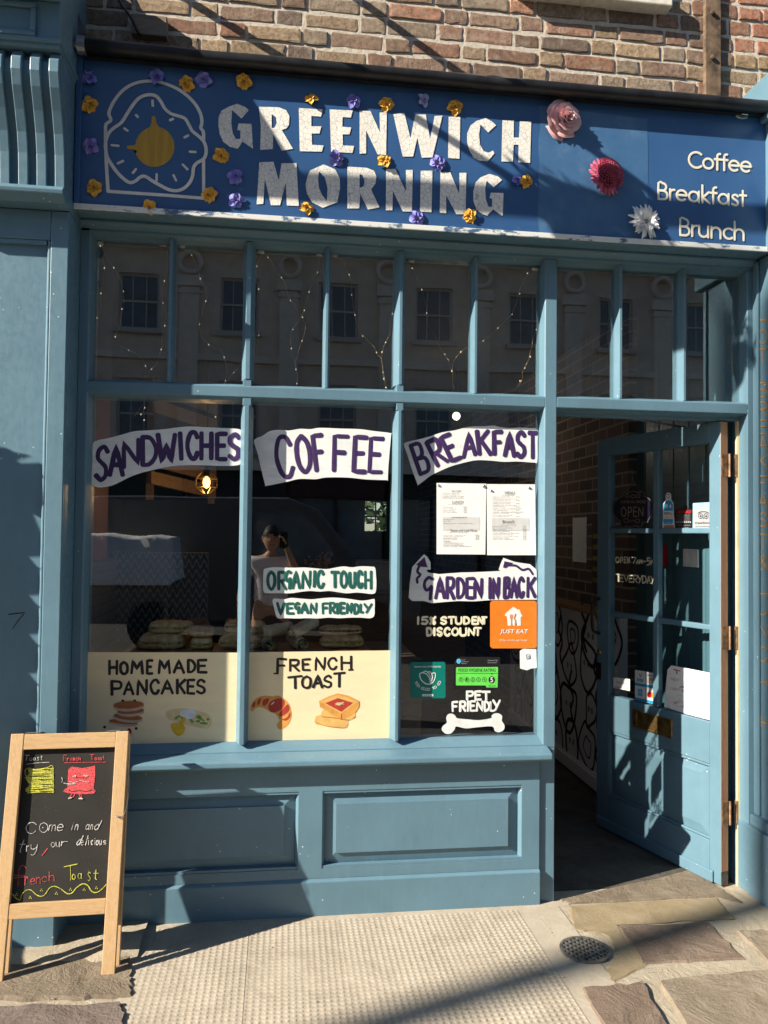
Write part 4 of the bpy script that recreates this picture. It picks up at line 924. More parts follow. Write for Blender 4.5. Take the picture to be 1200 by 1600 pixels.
# pull handle, cylinder lock, lower lock plate
o = DB(); o.tube(catmull([D(.808, 1.235, .001), D(.808, 1.23, .02), D(.81, 1.215, .045), D(.81, 1.14, .052), D(.81, 1.065, .045), D(.808, 1.05, .02), D(.808, 1.045, .001)], 5), .008, 10); o.build('handle', M['blackmetal'], door, smooth=True)
MD = Matrix((DU, Vector((0, 0, 1)), DN)).transposed()
o = MB(); o.lathe([(.017, .0003), (.017, .004), (.012, .009), (.004, .0095)], D(.810, .945, 0), 16, M=MD); o.build('lock', M['brass'], door, smooth=False)
o = DB(); o.dbox(.795, .825, .795, .885, .0003, .003); o.lathe([(.006, .0031), (.006, .012)], D(.81, .86, 0), 10, M=MD); o.build('lock_plate', M['blackmetal'], door)
for z in (1.905, 1.118, .33):
    o = DB(); o.hexa([D(-.0008, z - .052, -.0425), D(-.0008, z + .052, -.0425), D(-.0008, z + .052, -.004), D(-.0008, z - .052, -.004)], [D(-.0028, z - .052, -.0425), D(-.0028, z + .052, -.0425), D(-.0028, z + .052, -.004), D(-.0028, z - .052, -.004)])
    c = D(-.012, z, -.043)
    o.tube([c + Vector((.0, .0, -.053)), c + Vector((0, 0, .053))], .0048, 10); o.box(2.0625, 2.0685, .056, .07, z - .052, z + .052)
    hi = o.build('hinge', flat('tarnished hinge', (.42, .24, .13), .45, .35, 40, .2, .5), door)
o = MB(); o.tube([D(.02, 2.098, -.05), D(.30, 2.118, -.10), D(.30, 2.118, -.12)], .006, 8); o.tube([D(.30, 2.118, -.12), Vector((1.47, .14, 2.135))], .0055, 8); o.box(1.44, 1.49, .12, .14, 2.128, 2.146); o.build('door_closer_arm', M['zinc'], door)
# brushed opening hours on the middle pane
o = MB(); b = Brush(o, DPL, 940, 860, 5.515, -.0185)
b.row([('O',96,130,55,108),('P',138,162,56,110),('E',170,192,56,110),('N',198,218,56,112),('7',238,275,58,112),('A',278,298,76,116),('M',302,328,74,118),('-',332,358,80,110),('5',364,394,62,130),('P',400,416,82,130)], 9, 0, jit=1)
b.row([('T',95,150,203,272),('E',130,168,210,272),('V',170,208,212,272),('E',212,248,214,276),('R',252,286,212,282),('Y',286,326,212,286),('D',328,362,216,284),('A',366,398,218,286),('Y',398,432,220,290)], 9, 0, jit=1)
o.build('painted_lettering', M['creamink'], dp[0, 1])
# things stuck to or hung on the door
SL = -.0175
o = MB(); b = Brush(o, DPL, 940, 720, 6.667, SL)
sh = [(240,330),(300,306),(360,322),(415,318),(425,355),(470,385),(512,440),(518,500),(500,570),(465,620),(460,645),(405,645),(400,680),(372,692),(330,680),(280,698),(230,686),(195,705),(165,680),(162,630),(132,612),(100,560),(88,500),(98,440),(145,385),(190,360),(195,325)]
t = thing('open_sign', 'dark shaped hanging sign reading COME IN WE\'RE OPEN on the door glass', 'hanging sign', D(.58, 1.75, -.015))
b.fill(sh, 0, smooth=True, n=3); o.build('plaque', M['s_navy'], t)
o = MB(); b = Brush(o, DPL, 940, 720, 6.667, SL + .0006)
ins = [((x - 303) * .955 + 303, (y - 505) * .955 + 505) for x, y in sh]; b.line(ins + [ins[0]], 4, 0, jw=.05)
b.text('COME IN, WE\'RE', 172, 432, 412, 446, 0); 
for ch, x0, x1 in (('O', 178, 232), ('P', 252, 288), ('E', 305, 345), ('N', 360, 410)): b.letter(ch, x0, x1, 480, 582, 9, 0, jw=.05)
for st in ([(215,365),(240,345),(262,368),(240,380),(222,362)], [(380,362),(356,345),(336,368),(358,382),(378,360)], [(272,372),(300,350),(328,372),(300,384),(272,372)], [(200,612),(230,600),(262,622),(232,642),(205,622)], [(375,622),(352,604),(322,622),(348,646),(376,626)], [(270,640),(300,618),(328,640)]): b.line(st, 4, 0)
o.build('lettering', M['s_gold'], t)
o = MB(); b = Brush(o, DPL, 940, 720, 6.667, SL)
o.tube([DPL.at(*b.P(235, 315), SL), DPL.at(*b.P(300, 205), SL + .003), DPL.at(*b.P(385, 325), SL)], .0011, 5); o.tube([DPL.at(*b.P(300, 205), SL + .003), DPL.at(*b.P(292, 80), SL + .002)], .0014, 5)
o.build('string', M['s_gold'], t)
def sticker(name, label, cat, parts, mats, group=None):
    o = MB(); parts(o); return tag(o.build(name, mats, None), label, cat, group)
def f_bottle(o):
    b = Brush(o, DPL, 940, 720, 6.667, SL)
    b.fill([(668,328),(692,342),(698,375),(697,400),(722,440),(724,560),(735,665),(735,708),(608,710),(606,665),(612,560),(612,450),(640,405),(638,370),(645,342)], 0); b.lift += .0004
    b.fill([(645,415),(692,415),(716,452),(717,640),(700,660),(632,660),(617,640),(618,458)], 1); b.oval(667, 365, 17, 22, 2, dl=.0002); b.oval(667, 366, 12, 16, 0, dl=.0004)
    b.fill([(612,520),(720,520),(720,605),(612,605)], 0, dl=.0003); b.oval(650, 470, 15, 24, 0, dl=.0003); b.fill([(690,445),(702,475),(690,495),(678,475)], 0, dl=.0003)
    b.fill([(622,670),(722,668),(726,700),(618,702)], 3, dl=.0003); b.text('REFILL', 624, 714, 533, 562, 2, dl=.0006, bold=True); b.text('LONDON', 618, 716, 573, 598, 4, dl=.0006, bold=True); b.text('tap water', 640, 700, 640, 655, 0, dl=.0006)
sticker('bottle_sticker', 'blue and white water bottle shaped sticker on the door glass', 'sticker', f_bottle, [M['s_white'], M['s_blue'], M['s_ink'], M['s_copper'], M['s_orange2']])
def f_award(o):
    b = Brush(o, DPL, 940, 720, 6.667, SL)
    b.fill([(748,508),(820,500),(822,480),(835,462),(850,458),(864,468),(868,500),(912,502),(914,710),(745,712)], 0); b.lift += .0004
    b.text('AWARD', 765, 905, 515, 545, 1, bold=True)
    for i in range(4): b.text('rated by our customers', 765, 895, 560 + i * 20, 571 + i * 20, 2)
    for i in range(8): b.fill([(x + 750 + i * 20, y) for x, y in ((0, 630), (13, 630), (13, 645), (0, 645))], 2)
    b.text('thank you very much', 765, 895, 665, 678, 2); b.text('for every review', 775, 880, 688, 700, 2)
sticker('award_sticker', 'small dark red and black award sticker between two blue ones', 'sticker', f_award, [M['s_black'], M['s_red'], M['s_grey']])
def f_owl(o):
    b = Brush(o, DPL, 940, 720, 6.667, SL)
    b.fill([(922,440),(1128,428),(1128,718),(920,718)], 0); b.lift += .0004
    b.fill([(930,510),(1122,506),(1122,705),(930,708)], 1); b.lift += .0003
    for cx in (1005, 1062): b.line([(cx + 22 * cos(a), 575 + 26 * sin(a)) for a in [2 * pi * i / 14 for i in range(15)]], 6, 2); b.oval(cx, 577, 9, 11, 2)
    b.line([(980,545),(1005,532),(1034,530),(1065,532),(1088,545)], 7, 2); b.fill([(1026,592),(1042,592),(1034,608)], 2)
    b.text('tripadvisor', 945, 1115, 632, 664, 2, bold=True); b.text('recommended here', 952, 1110, 675, 690, 2)
sticker('review_sticker', 'pale blue travel review sticker with an owl face on the door glass', 'sticker', f_owl, [M['s_pale'], M['s_grey'], M['s_navy']])
def f_pay(o):
    b = Brush(o, DPL, 940, 860, 5.515, SL)
    b.fill([(265,1030),(440,1062),(440,1330),(265,1290)], 0); b.lift += .0004
    b.fill([(266,1140),(440,1172),(440,1196),(266,1164)], 1); b.fill([(266,1268),(440,1304),(440,1328),(266,1290)], 1); b.fill([(354,1048),(358,1049),(358,1308),(354,1306)], 1)
    b.text('V', 297, 328, 1060, 1100, 2); b.fill([(285,1102),(336,1112),(336,1138),(285,1130)], 1, dl=.0002); b.text('PAY', 294, 328, 1110, 1128, 0, slope=.18, dl=.0005)
    b.text('VISA', 382, 438, 1098, 1122, 2, slope=.18, bold=True, shear=.2); b.fill([(370,1072),(438,1084),(438,1090),(370,1078)], 2); b.fill([(372,1132),(438,1143),(438,1150),(372,1139)], 4)
    b.fill([(290,1194),(330,1200),(330,1260),(290,1252)], 3); b.text('AMEX', 296, 325, 1216, 1230, 0, slope=.18, dl=.0003); b.oval(392, 1245, 22, 28, 5); b.oval(425, 1250, 18, 27, 4, dl=.0002)
sticker('payment_sticker', 'white and blue sticker of card payment logos low on the door glass', 'sticker', f_pay, [M['s_white'], M['s_blue'], M['s_navy'], M['s_ltblue'], M['s_amber'], M['s_red']])
def f_tap(o):
    b = Brush(o, DPL, 940, 860, 5.515, SL)
    b.fill([(78,1092),(222,1112),(222,1214),(78,1186)], 0); b.lift += .0004; b.text('Tap to Pay', 105, 190, 1128, 1150, 1, slope=.13); b.text('contactless welcome', 92, 208, 1168, 1182, 1, slope=.16)
sticker('tap_sticker', 'small white contactless payment sticker in the lowest left door pane', 'sticker', f_tap, [M['s_paper'], M['s_ink']])
def f_post(o):
    b = Brush(o, DPL, 940, 860, 5.515, SL)
    b.fill([(545,1030),(578,992),(820,1040),(938,1064),(938,1472),(700,1410),(522,1352),(530,1180)], 0); b.lift += .0005
    b.fill([(596,1022),(655,1034),(655,1046),(632,1042),(632,1070),(618,1068),(618,1040),(596,1036)], 1)
    for i, (tx, x0, x1, y) in enumerate((('NEXT', 575, 650, 1095), ('CHARITY WALK', 570, 720, 1178), ('JOIN US', 620, 700, 1235), ('EVERY WEEK', 640, 760, 1290))): b.text(tx, x0, x1, y, y + 24, 1 if i < 2 else 2, slope=.19)
    b.line([(650,1185),(672,1178),(690,1182),(668,1172)], 5, 3); b.line([(700,1150),(712,1135)], 4, 3); b.line([(735,1270),(740,1290)], 4, 3)
    for i in range(34):
        x = rnd.uniform(530, 915); y = 1345 + (x - 530) * .25 - rnd.uniform(0, 55); b.line([(x, y), (x + rnd.uniform(8, 20), y - rnd.uniform(2, 16)), (x + rnd.uniform(18, 30), y + 4)], 2.4, 1)
sticker('paper_poster', 'white and faded pink paper poster filling the lowest right door pane', 'poster', f_post, [M['s_paper'], M['posterink'], M['s_wash'], M['s_ink']])

# ------------------------------------------------------------------ notices on the big right pane
IN = -.004   # fixed just behind the glass or on it
def menu_sheet(label, outline, cr, prints, blobs):
    t = thing('menu_sheet', label, 'menu', GP.at(*Brush(None, GP, *cr).P(*outline[-1]), -.002), group=None)
    o = MB(); b = Brush(o, GP, *cr, lift=.0012)
    # a sheet that bows slightly away from the glass
    q = outline; nx, ny = 8, 10; vs = []
    for j in range(ny + 1):
        for i in range(nx + 1):
            u, v = i / nx, j / ny
            x = (q[0][0] * (1 - u) + q[1][0] * u) * (1 - v) + (q[3][0] * (1 - u) + q[2][0] * u) * v; y = (q[0][1] * (1 - u) + q[1][1] * u) * (1 - v) + (q[3][1] * (1 - u) + q[2][1] * u) * v
            vs.append(GP.at(*b.P(x, y), .0012 + .0007 * sin(pi * v) * (.4 + .6 * u)))
    o.add(vs, [(j * (nx + 1) + i, j * (nx + 1) + i + 1, (j + 1) * (nx + 1) + i + 1, (j + 1) * (nx + 1) + i) for j in range(ny) for i in range(nx)])
    o.build('paper', M['s_paper'], t, smooth=True)
    o = MB(); b = Brush(o, GP, *cr, lift=.0024); prints(b); o.build('print', [M['s_ink'], M['s_wash']], t)
    for x, y, r in blobs:
        o = MB(); c = GP.at(*b.P(x, y), .003); o.ball(c, (r * .0003, .004, r * .0003), 10); o.build('tack', M['zinc'], t, smooth=True)
def lines(b, x0, x1, y0, n, dy, price=None, seedw=('grilled tomato mushrooms egg', 'served on sourdough toast', 'smashed avocado and feta', 'slow roast vegetables', 'with seasonal leaves')):
    for i in range(n):
        b.text(seedw[i % 5], x0, x0 + (x1 - x0) * rnd.uniform(.5, 1), y0 + i * dy, y0 + i * dy + 9, 0)
        if price: b.text('8.50', price, price + 34, y0 + i * dy, y0 + i * dy + 9, 0)
def p1(b):
    b.fill([(147,420),(530,420),(530,556),(147,556)], 1); b.lift += .0005
    b.text('ON TOAST', 235, 335, 140, 160); lines(b, 140, 375, 168, 4, 17); b.text('LUNCH', 243, 358, 248, 275); b.fill([(243,279),(358,279),(358,281),(243,281)], 0); lines(b, 200, 390, 285, 1, 10)
    lines(b, 142, 300, 312, 4, 18, 362); b.text('SANDWICHES & WRAPS', 236, 395, 415, 430); lines(b, 150, 300, 440, 2, 18); lines(b, 150, 520, 482, 1, 18); b.text('Sweet and Lush Menu', 225, 498, 545, 574); lines(b, 205, 510, 578, 1, 10); lines(b, 145, 420, 604, 4, 14, 486); b.text('Allergies', 150, 228, 665, 680); lines(b, 148, 465, 684, 4, 12)
menu_sheet('white printed menu sheet headed LUNCH, the left one of two on the glass', [(80,64),(598,72),(588,810),(80,806)], (670, 745, 6.667), p1, ((98, 88, 17), (572, 98, 24)))
def p2(b):
    b.fill([(658,430),(1045,430),(1045,560),(658,560)], 1); b.lift += .0005
    b.text('MENU', 790, 893, 152, 182); b.fill([(790,186),(893,186),(893,188),(790,188)], 0); lines(b, 760, 930, 192, 1, 10); lines(b, 662, 860, 206, 7, 34, 908); lines(b, 662, 980, 226, 6, 34)
    b.text('Brunch', 768, 888, 452, 486); lines(b, 750, 930, 498, 1, 10); lines(b, 660, 940, 512, 9, 17, 978)
menu_sheet('white printed menu sheet headed MENU, the right one of two beside the door post', [(602,76),(1106,78),(1116,816),(606,816)], (670, 745, 6.667), p2, ((648, 144, 17), (1045, 116, 20)))
def f_je(o):
    b = Brush(o, GP, 620, 860, 5, .0018)
    r = 16; x0, x1, y0, y1 = 728, 1092, 392, 765
    b.fill([(x0 + r, y0), (x1 - r, y0), (x1, y0 + r), (x1, y1 - r), (x1 - r, y1), (x0 + r, y1), (x0, y1 - r), (x0, y0 + r)], 0); b.lift += .0005
    b.fill([(842,508),(850,490),(908,440),(935,455),(938,462),(958,462),(962,478),(980,512),(972,520),(966,515),(968,585),(938,590),(938,560),(928,585),(905,588),(902,572),(890,586),(866,588),(858,515)], 1)
    b.lift += .0004
    for x in (884, 890, 896, 902): b.line([(x, 500), (x, 530)], 3, 0, smooth=False)
    b.line([(893, 530), (893, 580)], 5, 0, smooth=False); b.line([(925, 495), (915, 530), (924, 545), (922, 580)], 6, 0)
    b.text('JUST EAT', 802, 1018, 615, 658, 1, shear=.22, bold=True); b.text('Order on the app today', 800, 1018, 693, 712, 1)
sticker('delivery_sticker', 'square orange food delivery sticker with a white house on the window glass', 'sticker', f_je, [M['s_orange'], M['s_white']])
def f_tg(o):
    b = Brush(o, GP, 620, 860, 5, .0018)
    b.fill([(116,872),(368,870),(378,880),(380,1142),(368,1154),(116,1155),(105,1145),(105,882)], 0); b.lift += .0005
    b.text('FIGHTING FOOD WASTE TOGETHER', 136, 344, 902, 914, 1, bold=True)
    for q in ([(262,1045),(225,1040),(190,1010),(178,970),(195,955),(230,965),(255,1000),(262,1045)], [(200,955),(225,942),(252,965),(268,1010),(262,1045)], [(240,948),(262,950),(278,990),(262,1045)], [(272,960),(298,958),(300,990),(285,1025),(262,1045)]): b.line(q, 7, 1)
    st = 'TOO GOOD TO GO'; n = len(st)
    for i, ch in enumerate(st):
        if ch == ' ': continue
        a = radians(158 - i * 136 / (n - 1)); cx = 241 + 98 * cos(a); cy = 998 + 86 * sin(a); ro = a - pi / 2
        vs, fs = text_outline(ch, True); w_ = max(v[0] for v in vs); P = []
        for x, y in vs:
            X = (x - w_ / 2) * 30; Y = -y * 30 + 11; P.append(GP.at(*b.P(cx + X * cos(ro) - Y * sin(ro), cy + X * sin(ro) + Y * cos(ro)), b.lift))
        o.add(P, fs, 1)
    b.fill([(198,1122),(284,1122),(284,1139),(198,1139)], 1); b.text('Save now', 206, 276, 1125, 1136, 0, dl=.0003)
sticker('food_waste_sticker', 'square teal sticker with a white leaf outline low on the window glass', 'sticker', f_tg, [M['s_teal'], M['s_white']])
def f_hy(o):
    b = Brush(o, GP, 620, 860, 5, .0018)
    b.fill([(490,830),(805,832),(812,1096),(445,1092),(448,868)], 0); b.lift += .0004
    b.oval(482, 865, 17, 20, 4); b.text('Food\nStandards\nAgency', 500, 560, 850, 888, 2); b.text('Inspected by\nthe council', 708, 788, 852, 880, 2)
    b.fill([(466,912),(786,910),(790,916),(786,1070),(698,1070),(696,1054),(466,1054),(461,1048),(462,918)], 1); b.lift += .0004
    b.text('FOOD HYGIENE RATING', 482, 770, 922, 947, 0); b.fill([(466,958),(786,958),(786,961),(466,961)], 0); b.fill([(734,962),(748,962),(741,972)], 0)
    for ch, x in zip('01234', (498, 545, 591, 637, 682)):
        b.line([(x + 15 * cos(a), 1008 + 17 * sin(a)) for a in [2 * pi * i / 16 for i in range(17)]], 2.6, 0); b.text(ch, x - 5, x + 5, 998, 1018, 0)
    b.oval(740, 1010, 25, 28, 0, dl=.0001); b.text('5', 729, 751, 990, 1030, 3, dl=.0005, bold=True); b.text('VERY GOOD', 716, 770, 1052, 1062, 0)
sticker('hygiene_sticker', 'black and bright green food hygiene rating card on the window glass', 'sticker', f_hy, [M['s_black'], M['s_green'], M['s_grey'], M['s_white'], M['s_ltblue']])
def f_qr(o):
    b = Brush(o, GP, 620, 860, 5, .0018); b.fill([(960,785),(985,768),(1040,770),(1088,772),(1093,918),(1050,922),(1015,936),(990,930),(962,922)], 0); b.lift += .0004
    b.line([(1012,815),(1040,815),(1044,845),(1015,850),(1012,815)], 4, 1, smooth=False); b.line([(1020,833),(1034,826),(1034,840),(1022,840)], 3, 1)
sticker('torn_sticker', 'small torn white sticker on the glass below the orange one', 'sticker', f_qr, [M['s_paper'], M['purple']])

# ------------------------------------------------------------------ interior
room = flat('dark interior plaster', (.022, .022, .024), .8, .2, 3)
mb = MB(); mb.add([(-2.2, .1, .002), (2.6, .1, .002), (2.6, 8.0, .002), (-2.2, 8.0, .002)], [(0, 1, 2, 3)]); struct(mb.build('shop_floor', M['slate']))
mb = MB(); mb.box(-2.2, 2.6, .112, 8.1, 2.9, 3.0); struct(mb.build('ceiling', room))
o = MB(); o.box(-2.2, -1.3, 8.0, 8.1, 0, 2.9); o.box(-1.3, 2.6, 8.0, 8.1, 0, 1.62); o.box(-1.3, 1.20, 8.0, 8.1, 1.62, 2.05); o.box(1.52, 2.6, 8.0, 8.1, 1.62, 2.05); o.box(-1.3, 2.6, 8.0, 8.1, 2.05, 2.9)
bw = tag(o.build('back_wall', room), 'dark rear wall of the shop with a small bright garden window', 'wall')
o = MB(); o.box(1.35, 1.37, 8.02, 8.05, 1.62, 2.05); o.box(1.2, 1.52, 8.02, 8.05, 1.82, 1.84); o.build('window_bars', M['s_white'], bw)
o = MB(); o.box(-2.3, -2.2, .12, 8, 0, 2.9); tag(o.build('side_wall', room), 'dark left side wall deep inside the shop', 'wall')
o = MB(); o.box(-1.3, -.835, .125, .66, 0, 2.89); redm = flat('oxblood wall paint', (.15, .011, .017), .6, .15, 4)
ow = o.build('red_pier', redm, None); tag(ow, 'dark red painted wall end inside the left window', 'wall')
o = MB(); o.box(-.8345, -.829, .13, .65, 2.28, 2.88); o.build('navy_panel', flat('navy panel', (.008, .011, .03), .6), ow)
# blue boarded wall beside the door and brick wall beyond it
o = MB(); o.box(2.05, 2.15, .125, 1.04, 0, 2.89)
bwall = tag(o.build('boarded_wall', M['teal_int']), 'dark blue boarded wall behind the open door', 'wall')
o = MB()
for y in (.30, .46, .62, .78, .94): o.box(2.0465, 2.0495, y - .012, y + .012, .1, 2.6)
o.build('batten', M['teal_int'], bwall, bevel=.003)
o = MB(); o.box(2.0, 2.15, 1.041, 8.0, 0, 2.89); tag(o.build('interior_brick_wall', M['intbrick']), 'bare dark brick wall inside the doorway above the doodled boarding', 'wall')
# doodled dado with wooden shelf
MU = Plane((1.945, 0, 0), (-1, 0, 0))
m = MT('white boarding', .55); m.color(m.ramp(m.noise(5, 4), [(.3, (.72, .72, .73)), (.7, (.82, .82, .83))])); M['dado'] = m.m
dd = thing('doodled_dado', 'white boarding with bold black doodle drawings inside the doorway', 'mural', (1.97, 1.1, 0))
o = MB(); o.box(1.945, 1.999, 1.045, 3.2, .02, 1.10); o.build('board', M['dado'], dd)
o = MB(); rr = random.Random(5)
def doodle(y, z, pts, w_, closed=True):
    P = [(y + a, z + b_) for a, b_ in pts]; q = catmull([(0, a, b_) for a, b_ in P], 5, closed)
    q = q + [q[0]] if closed else q
    N = len(q); vs = []
    for i in range(N):
        t = (q[min(i + 1, N - 1)] - q[max(i - 1, 0)]).normalized(); s_ = Vector((0, -t.z, t.y)) * w_
        p = Vector((1.9435, q[i].y, q[i].z)); vs += [p + s_, p - Vector((.0004, 0, 0)), p - s_]
    o.add(vs, [(3 * i + k, 3 * i + k + 1, 3 * i + k + 4, 3 * i + k + 3) for i in range(N - 1) for k in (0, 1)])
for gy in range(7):
    for gz in range(4):
        y = 1.2 + gy * .30 + rr.uniform(-.06, .06); z = .2 + gz * .25 + rr.uniform(-.06, .06)
        if z > 1.03: continue
        kind = rr.random(); R_ = rr.uniform(.09, .15)
        pts = [(R_ * rr.uniform(.6, 1.25) * cos(a), R_ * rr.uniform(.7, 1.5) * sin(a)) for a in [2 * pi * i / 7 for i in range(7)]]
        doodle(y, z, pts, rr.uniform(.009, .016))
        if kind < .5: doodle(y, z, [(p[0] * .45, p[1] * .45) for p in pts], .006)
        else:
            for s_ in (-.4, .4): doodle(y + s_ * R_ * .6, z + .01, [(.009 * cos(a), .014 * sin(a)) for a in [2 * pi * i / 6 for i in range(6)]], .005)
for k in range(9): doodle(1.1 + k * .21, .15 + (k * 37 % 5) * .17, [(0, 0), (.06, .09), (.02, .18), (.09, .26), (.05, .36)], .014, False)
o.build('doodle_lines', M['black_ink'], dd)
o = MB(); o.box(1.925, 1.9445, 1.045, 3.2, .02, .10); o.box(1.935, 1.9445, 1.045, 3.2, .1005, .115); o.build('skirting', M['dado'], dd, bevel=.003)
o = MB(); o.box(1.86, 1.998, 1.045, 3.2, 1.101, 1.13); tag(o.build('wall_shelf', M['slat'], None, bevel=.003), 'narrow wooden shelf on top of the doodled boarding', 'shelf')
o = MB(); o.box(1.9925, 1.9985, 1.66, 1.9, 1.40, 1.70); tag(o.build('notice_paper', M['s_paper']), 'white paper notice pinned on the interior brick wall', 'notice')
o = MB(); o.box(1.9915, 1.9985, 1.36, 1.56, 1.22, 1.66); pw = tag(o.build('notice_paper', flat('yellow and black notice', (.05, .05, .045), .6)), 'dark notice with yellow bands on the interior brick wall', 'notice')
o = MB(); [o.box(1.9895, 1.991, 1.38, 1.54, 1.28 + k * .07, 1.31 + k * .07) for k in range(5)]; o.build('bands', flat('ochre print', (.3, .22, .04), .6), pw)
# call point and switch on the blue boards
o = MB(); o.box(2.02, 2.0495, .67, .765, 1.42, 1.53); cp = tag(o.build('call_point', M['s_red'], None, bevel=.004), 'red fire alarm call point seen through the door glass', 'alarm')
o = MB(); o.box(2.017, 2.0198, .69, .745, 1.445, 1.495); o.build('window', M['s_white'], cp)
o = MB(); o.box(2.033, 2.0415, .335, .48, 1.425, 1.515); sw = tag(o.build('light_switch', M['s_white'], None, bevel=.003), 'white double light switch plate seen through the door glass', 'switch')
for y in (.37, .425): o = MB(); o.box(2.029, 2.0328, y, y + .03, 1.445, 1.495); o.build('rocker', M['s_white'], sw, bevel=.002)
# display counter in the window
o = MB(); o.box(-.78, .60, .125, .62, .96, 1.035); o.box(-.78, .60, .58, .62, 0, .96); o.box(-.78, .62, .112, .124, .70, 1.03)
tag(o.build('display_counter', M['darkwood'], None, bevel=.003), 'dark wooden display counter behind the cream painted panels', 'counter')
def board(x0, x1, y0, y1, label):
    o = MB(); o.box(x0, x1, y0, y1, 1.036, 1.062); return tag(o.build('serving_board', M['slat'], None, bevel=.004), label, 'serving board', 'wooden boards in the window')
board(-.66, -.30, .14, .38, 'wooden board under the left hand baguette sandwiches'); board(-.29, -.02, .14, .38, 'wooden board under the middle sandwiches beside the left mullion'); board(.0, .40, .14, .38, 'wooden board under the wraps and the toasted sandwich')
crust = MT('floured crust', .8, 0, .2); f = crust.noise(28, 6, .7); crust.color(crust.ramp(f, [(.3, (.48, .25, .10)), (.5, (.70, .43, .19)), (.66, (.88, .72, .5))])); crust.bump(f, .5, .006); M['crustbread'] = crust.m
M['crumb'] = flat('cut crumb', (.86, .62, .32), .85, .15, 60, .3); M['filling'] = flat('green and yellow filling', (.5, .4, .12), .6, .5, 70, .5); M['burger'] = flat('dark seeded filling', (.2, .11, .06), .7, .4, 80, .5); M['darkcrust'] = flat('dark bun', (.2, .08, .04), .6, .3, 40, .3)
tort = MT('griddled tortilla', .75, 0, .2); f = tort.noise(16, 5, .7); tort.color(tort.ramp(f, [(.35, (.85, .75, .58)), (.6, (.72, .56, .36)), (.75, (.45, .28, .14))])); tort.bump(f, .3, .004); M['tortilla'] = tort.m
def loaf_half(c, L, wd, h, up, yaw, mat, name, par):
    o = MB(); n, mm = 22, 12; vs = []; rr = random.Random(int(c.x * 1000) + up)
    for i in range(n + 1):
        u = -1 + 2 * i / n; e = max(0.0, 1 - abs(u) ** 5) ** .5
        for k in range(mm + 1):
            a = pi * k / mm; y = cos(a); z = sin(a) ** .7
            b_ = 1 + .10 * sin(u * 9 + k * 1.3) * (1 if up > 0 else .4) + rr.uniform(-.035, .035)
            X = u * L / 2; Y = y * wd / 2 * (e * .92 + .03); Z = up * z * h * (e * .9 + .06) * b_
            vs.append(c + Vector((X * cos(yaw) - Y * sin(yaw), X * sin(yaw) + Y * cos(yaw), Z)))
    fs = [(i * (mm + 1) + k, i * (mm + 1) + k + 1, (i + 1) * (mm + 1) + k + 1, (i + 1) * (mm + 1) + k) for i in range(n) for k in range(mm)]
    fs += [((i + 1) * (mm + 1), (i + 1) * (mm + 1) + mm, i * (mm + 1) + mm, i * (mm + 1)) for i in range(n)]
    o.add(vs, fs); return o.build(name, mat, par, smooth=True)
def sandwich(x, y, z, L, wd, h, yaw, label, top='crustbread', bot='crumb', fill='filling', name='sandwich'):
    t = thing(name, label, 'sandwich', (x, y, z), group='sandwiches in the window')
    c = Vector((x, y, z)); loaf_half(c + Vector((0, 0, h * .42)), L, wd, h * .40, -1, yaw, M[bot], 'bread', t); loaf_half(c + Vector((0, 0, h * .56)), L * .98, wd, h * .5, 1, yaw, M[top], 'bread', t)
    o = MB(); n = 26; vs = []; rr = random.Random(int(x * 999) + 3)
    for i in range(n):
        a = 2 * pi * i / n; k = (abs(cos(a)) ** .5, abs(sin(a)) ** .6); X = L * .49 * (1 if cos(a) > 0 else -1) * k[0] + rr.uniform(-.004, .004); Y = wd * .54 * (1 if sin(a) > 0 else -1) * k[1] + rr.uniform(-.006, .006)
        for zz in (h * .43 + rr.uniform(-.005, .003), h * .56 + rr.uniform(-.003, .004)): vs.append(c + Vector((X * cos(yaw) - Y * sin(yaw), X * sin(yaw) + Y * cos(yaw), zz)))
    o.add(vs, [(2 * i, 2 * ((i + 1) % n), 2 * ((i + 1) % n) + 1, 2 * i + 1) for i in range(n)]); o.build('filling', M[fill], t)
zc = 1.063
sandwich(-.505, .21, zc, .20, .085, .062, .02, 'floured baguette sandwich, front left of the stack in the window', bot='crustbread')
sandwich(-.50, .30, zc, .22, .09, .062, -.05, 'baguette sandwich lying behind the front left one', bot='crustbread')
sandwich(-.47, .255, zc + .062, .2, .085, .055, .1, 'baguette sandwich on top of the left hand pair')
sandwich(-.335, .21, zc, .095, .085, .05, .0, 'short toasted sandwich with yellow filling, lower of two', top='crumb', fill='filling')
sandwich(-.335, .215, zc + .051, .105, .085, .05, .05, 'dark topped toasted sandwich stacked on the short yellow one', top='burger', bot='crumb')
sandwich(-.165, .21, zc, .20, .085, .06, -.02, 'long floured baguette sandwich just left of the first mullion', bot='crustbread')
sandwich(-.13, .30, zc + .0, .22, .09, .062, .04, 'baguette sandwich behind the long one by the first mullion')
sandwich(-.15, .255, zc + .062, .19, .085, .055, -.08, 'baguette sandwich on top by the first mullion')
sandwich(.275, .22, zc, .20, .09, .058, .02, 'flat toasted baguette right of the wraps under the VEGAN FRIENDLY banner', bot='crumb')
sandwich(.27, .23, zc + .058, .2, .09, .04, .04, 'thin toasted bread half lying on the flat toasted baguette', bot='crumb', fill='burger')
for (x, y, L, lb) in ((-.52, .45, .11, 'dark round bun at the back left of the window stack'), (-.38, .46, .12, 'dark round bun behind the short toasted sandwiches'), (-.2, .45, .12, 'dark round bun behind the baguettes by the first mullion')):
    sandwich(x, y, zc - .02, L, .11, .12, .0, lb, 'darkcrust', 'darkcrust', 'burger', 'bun_sandwich')
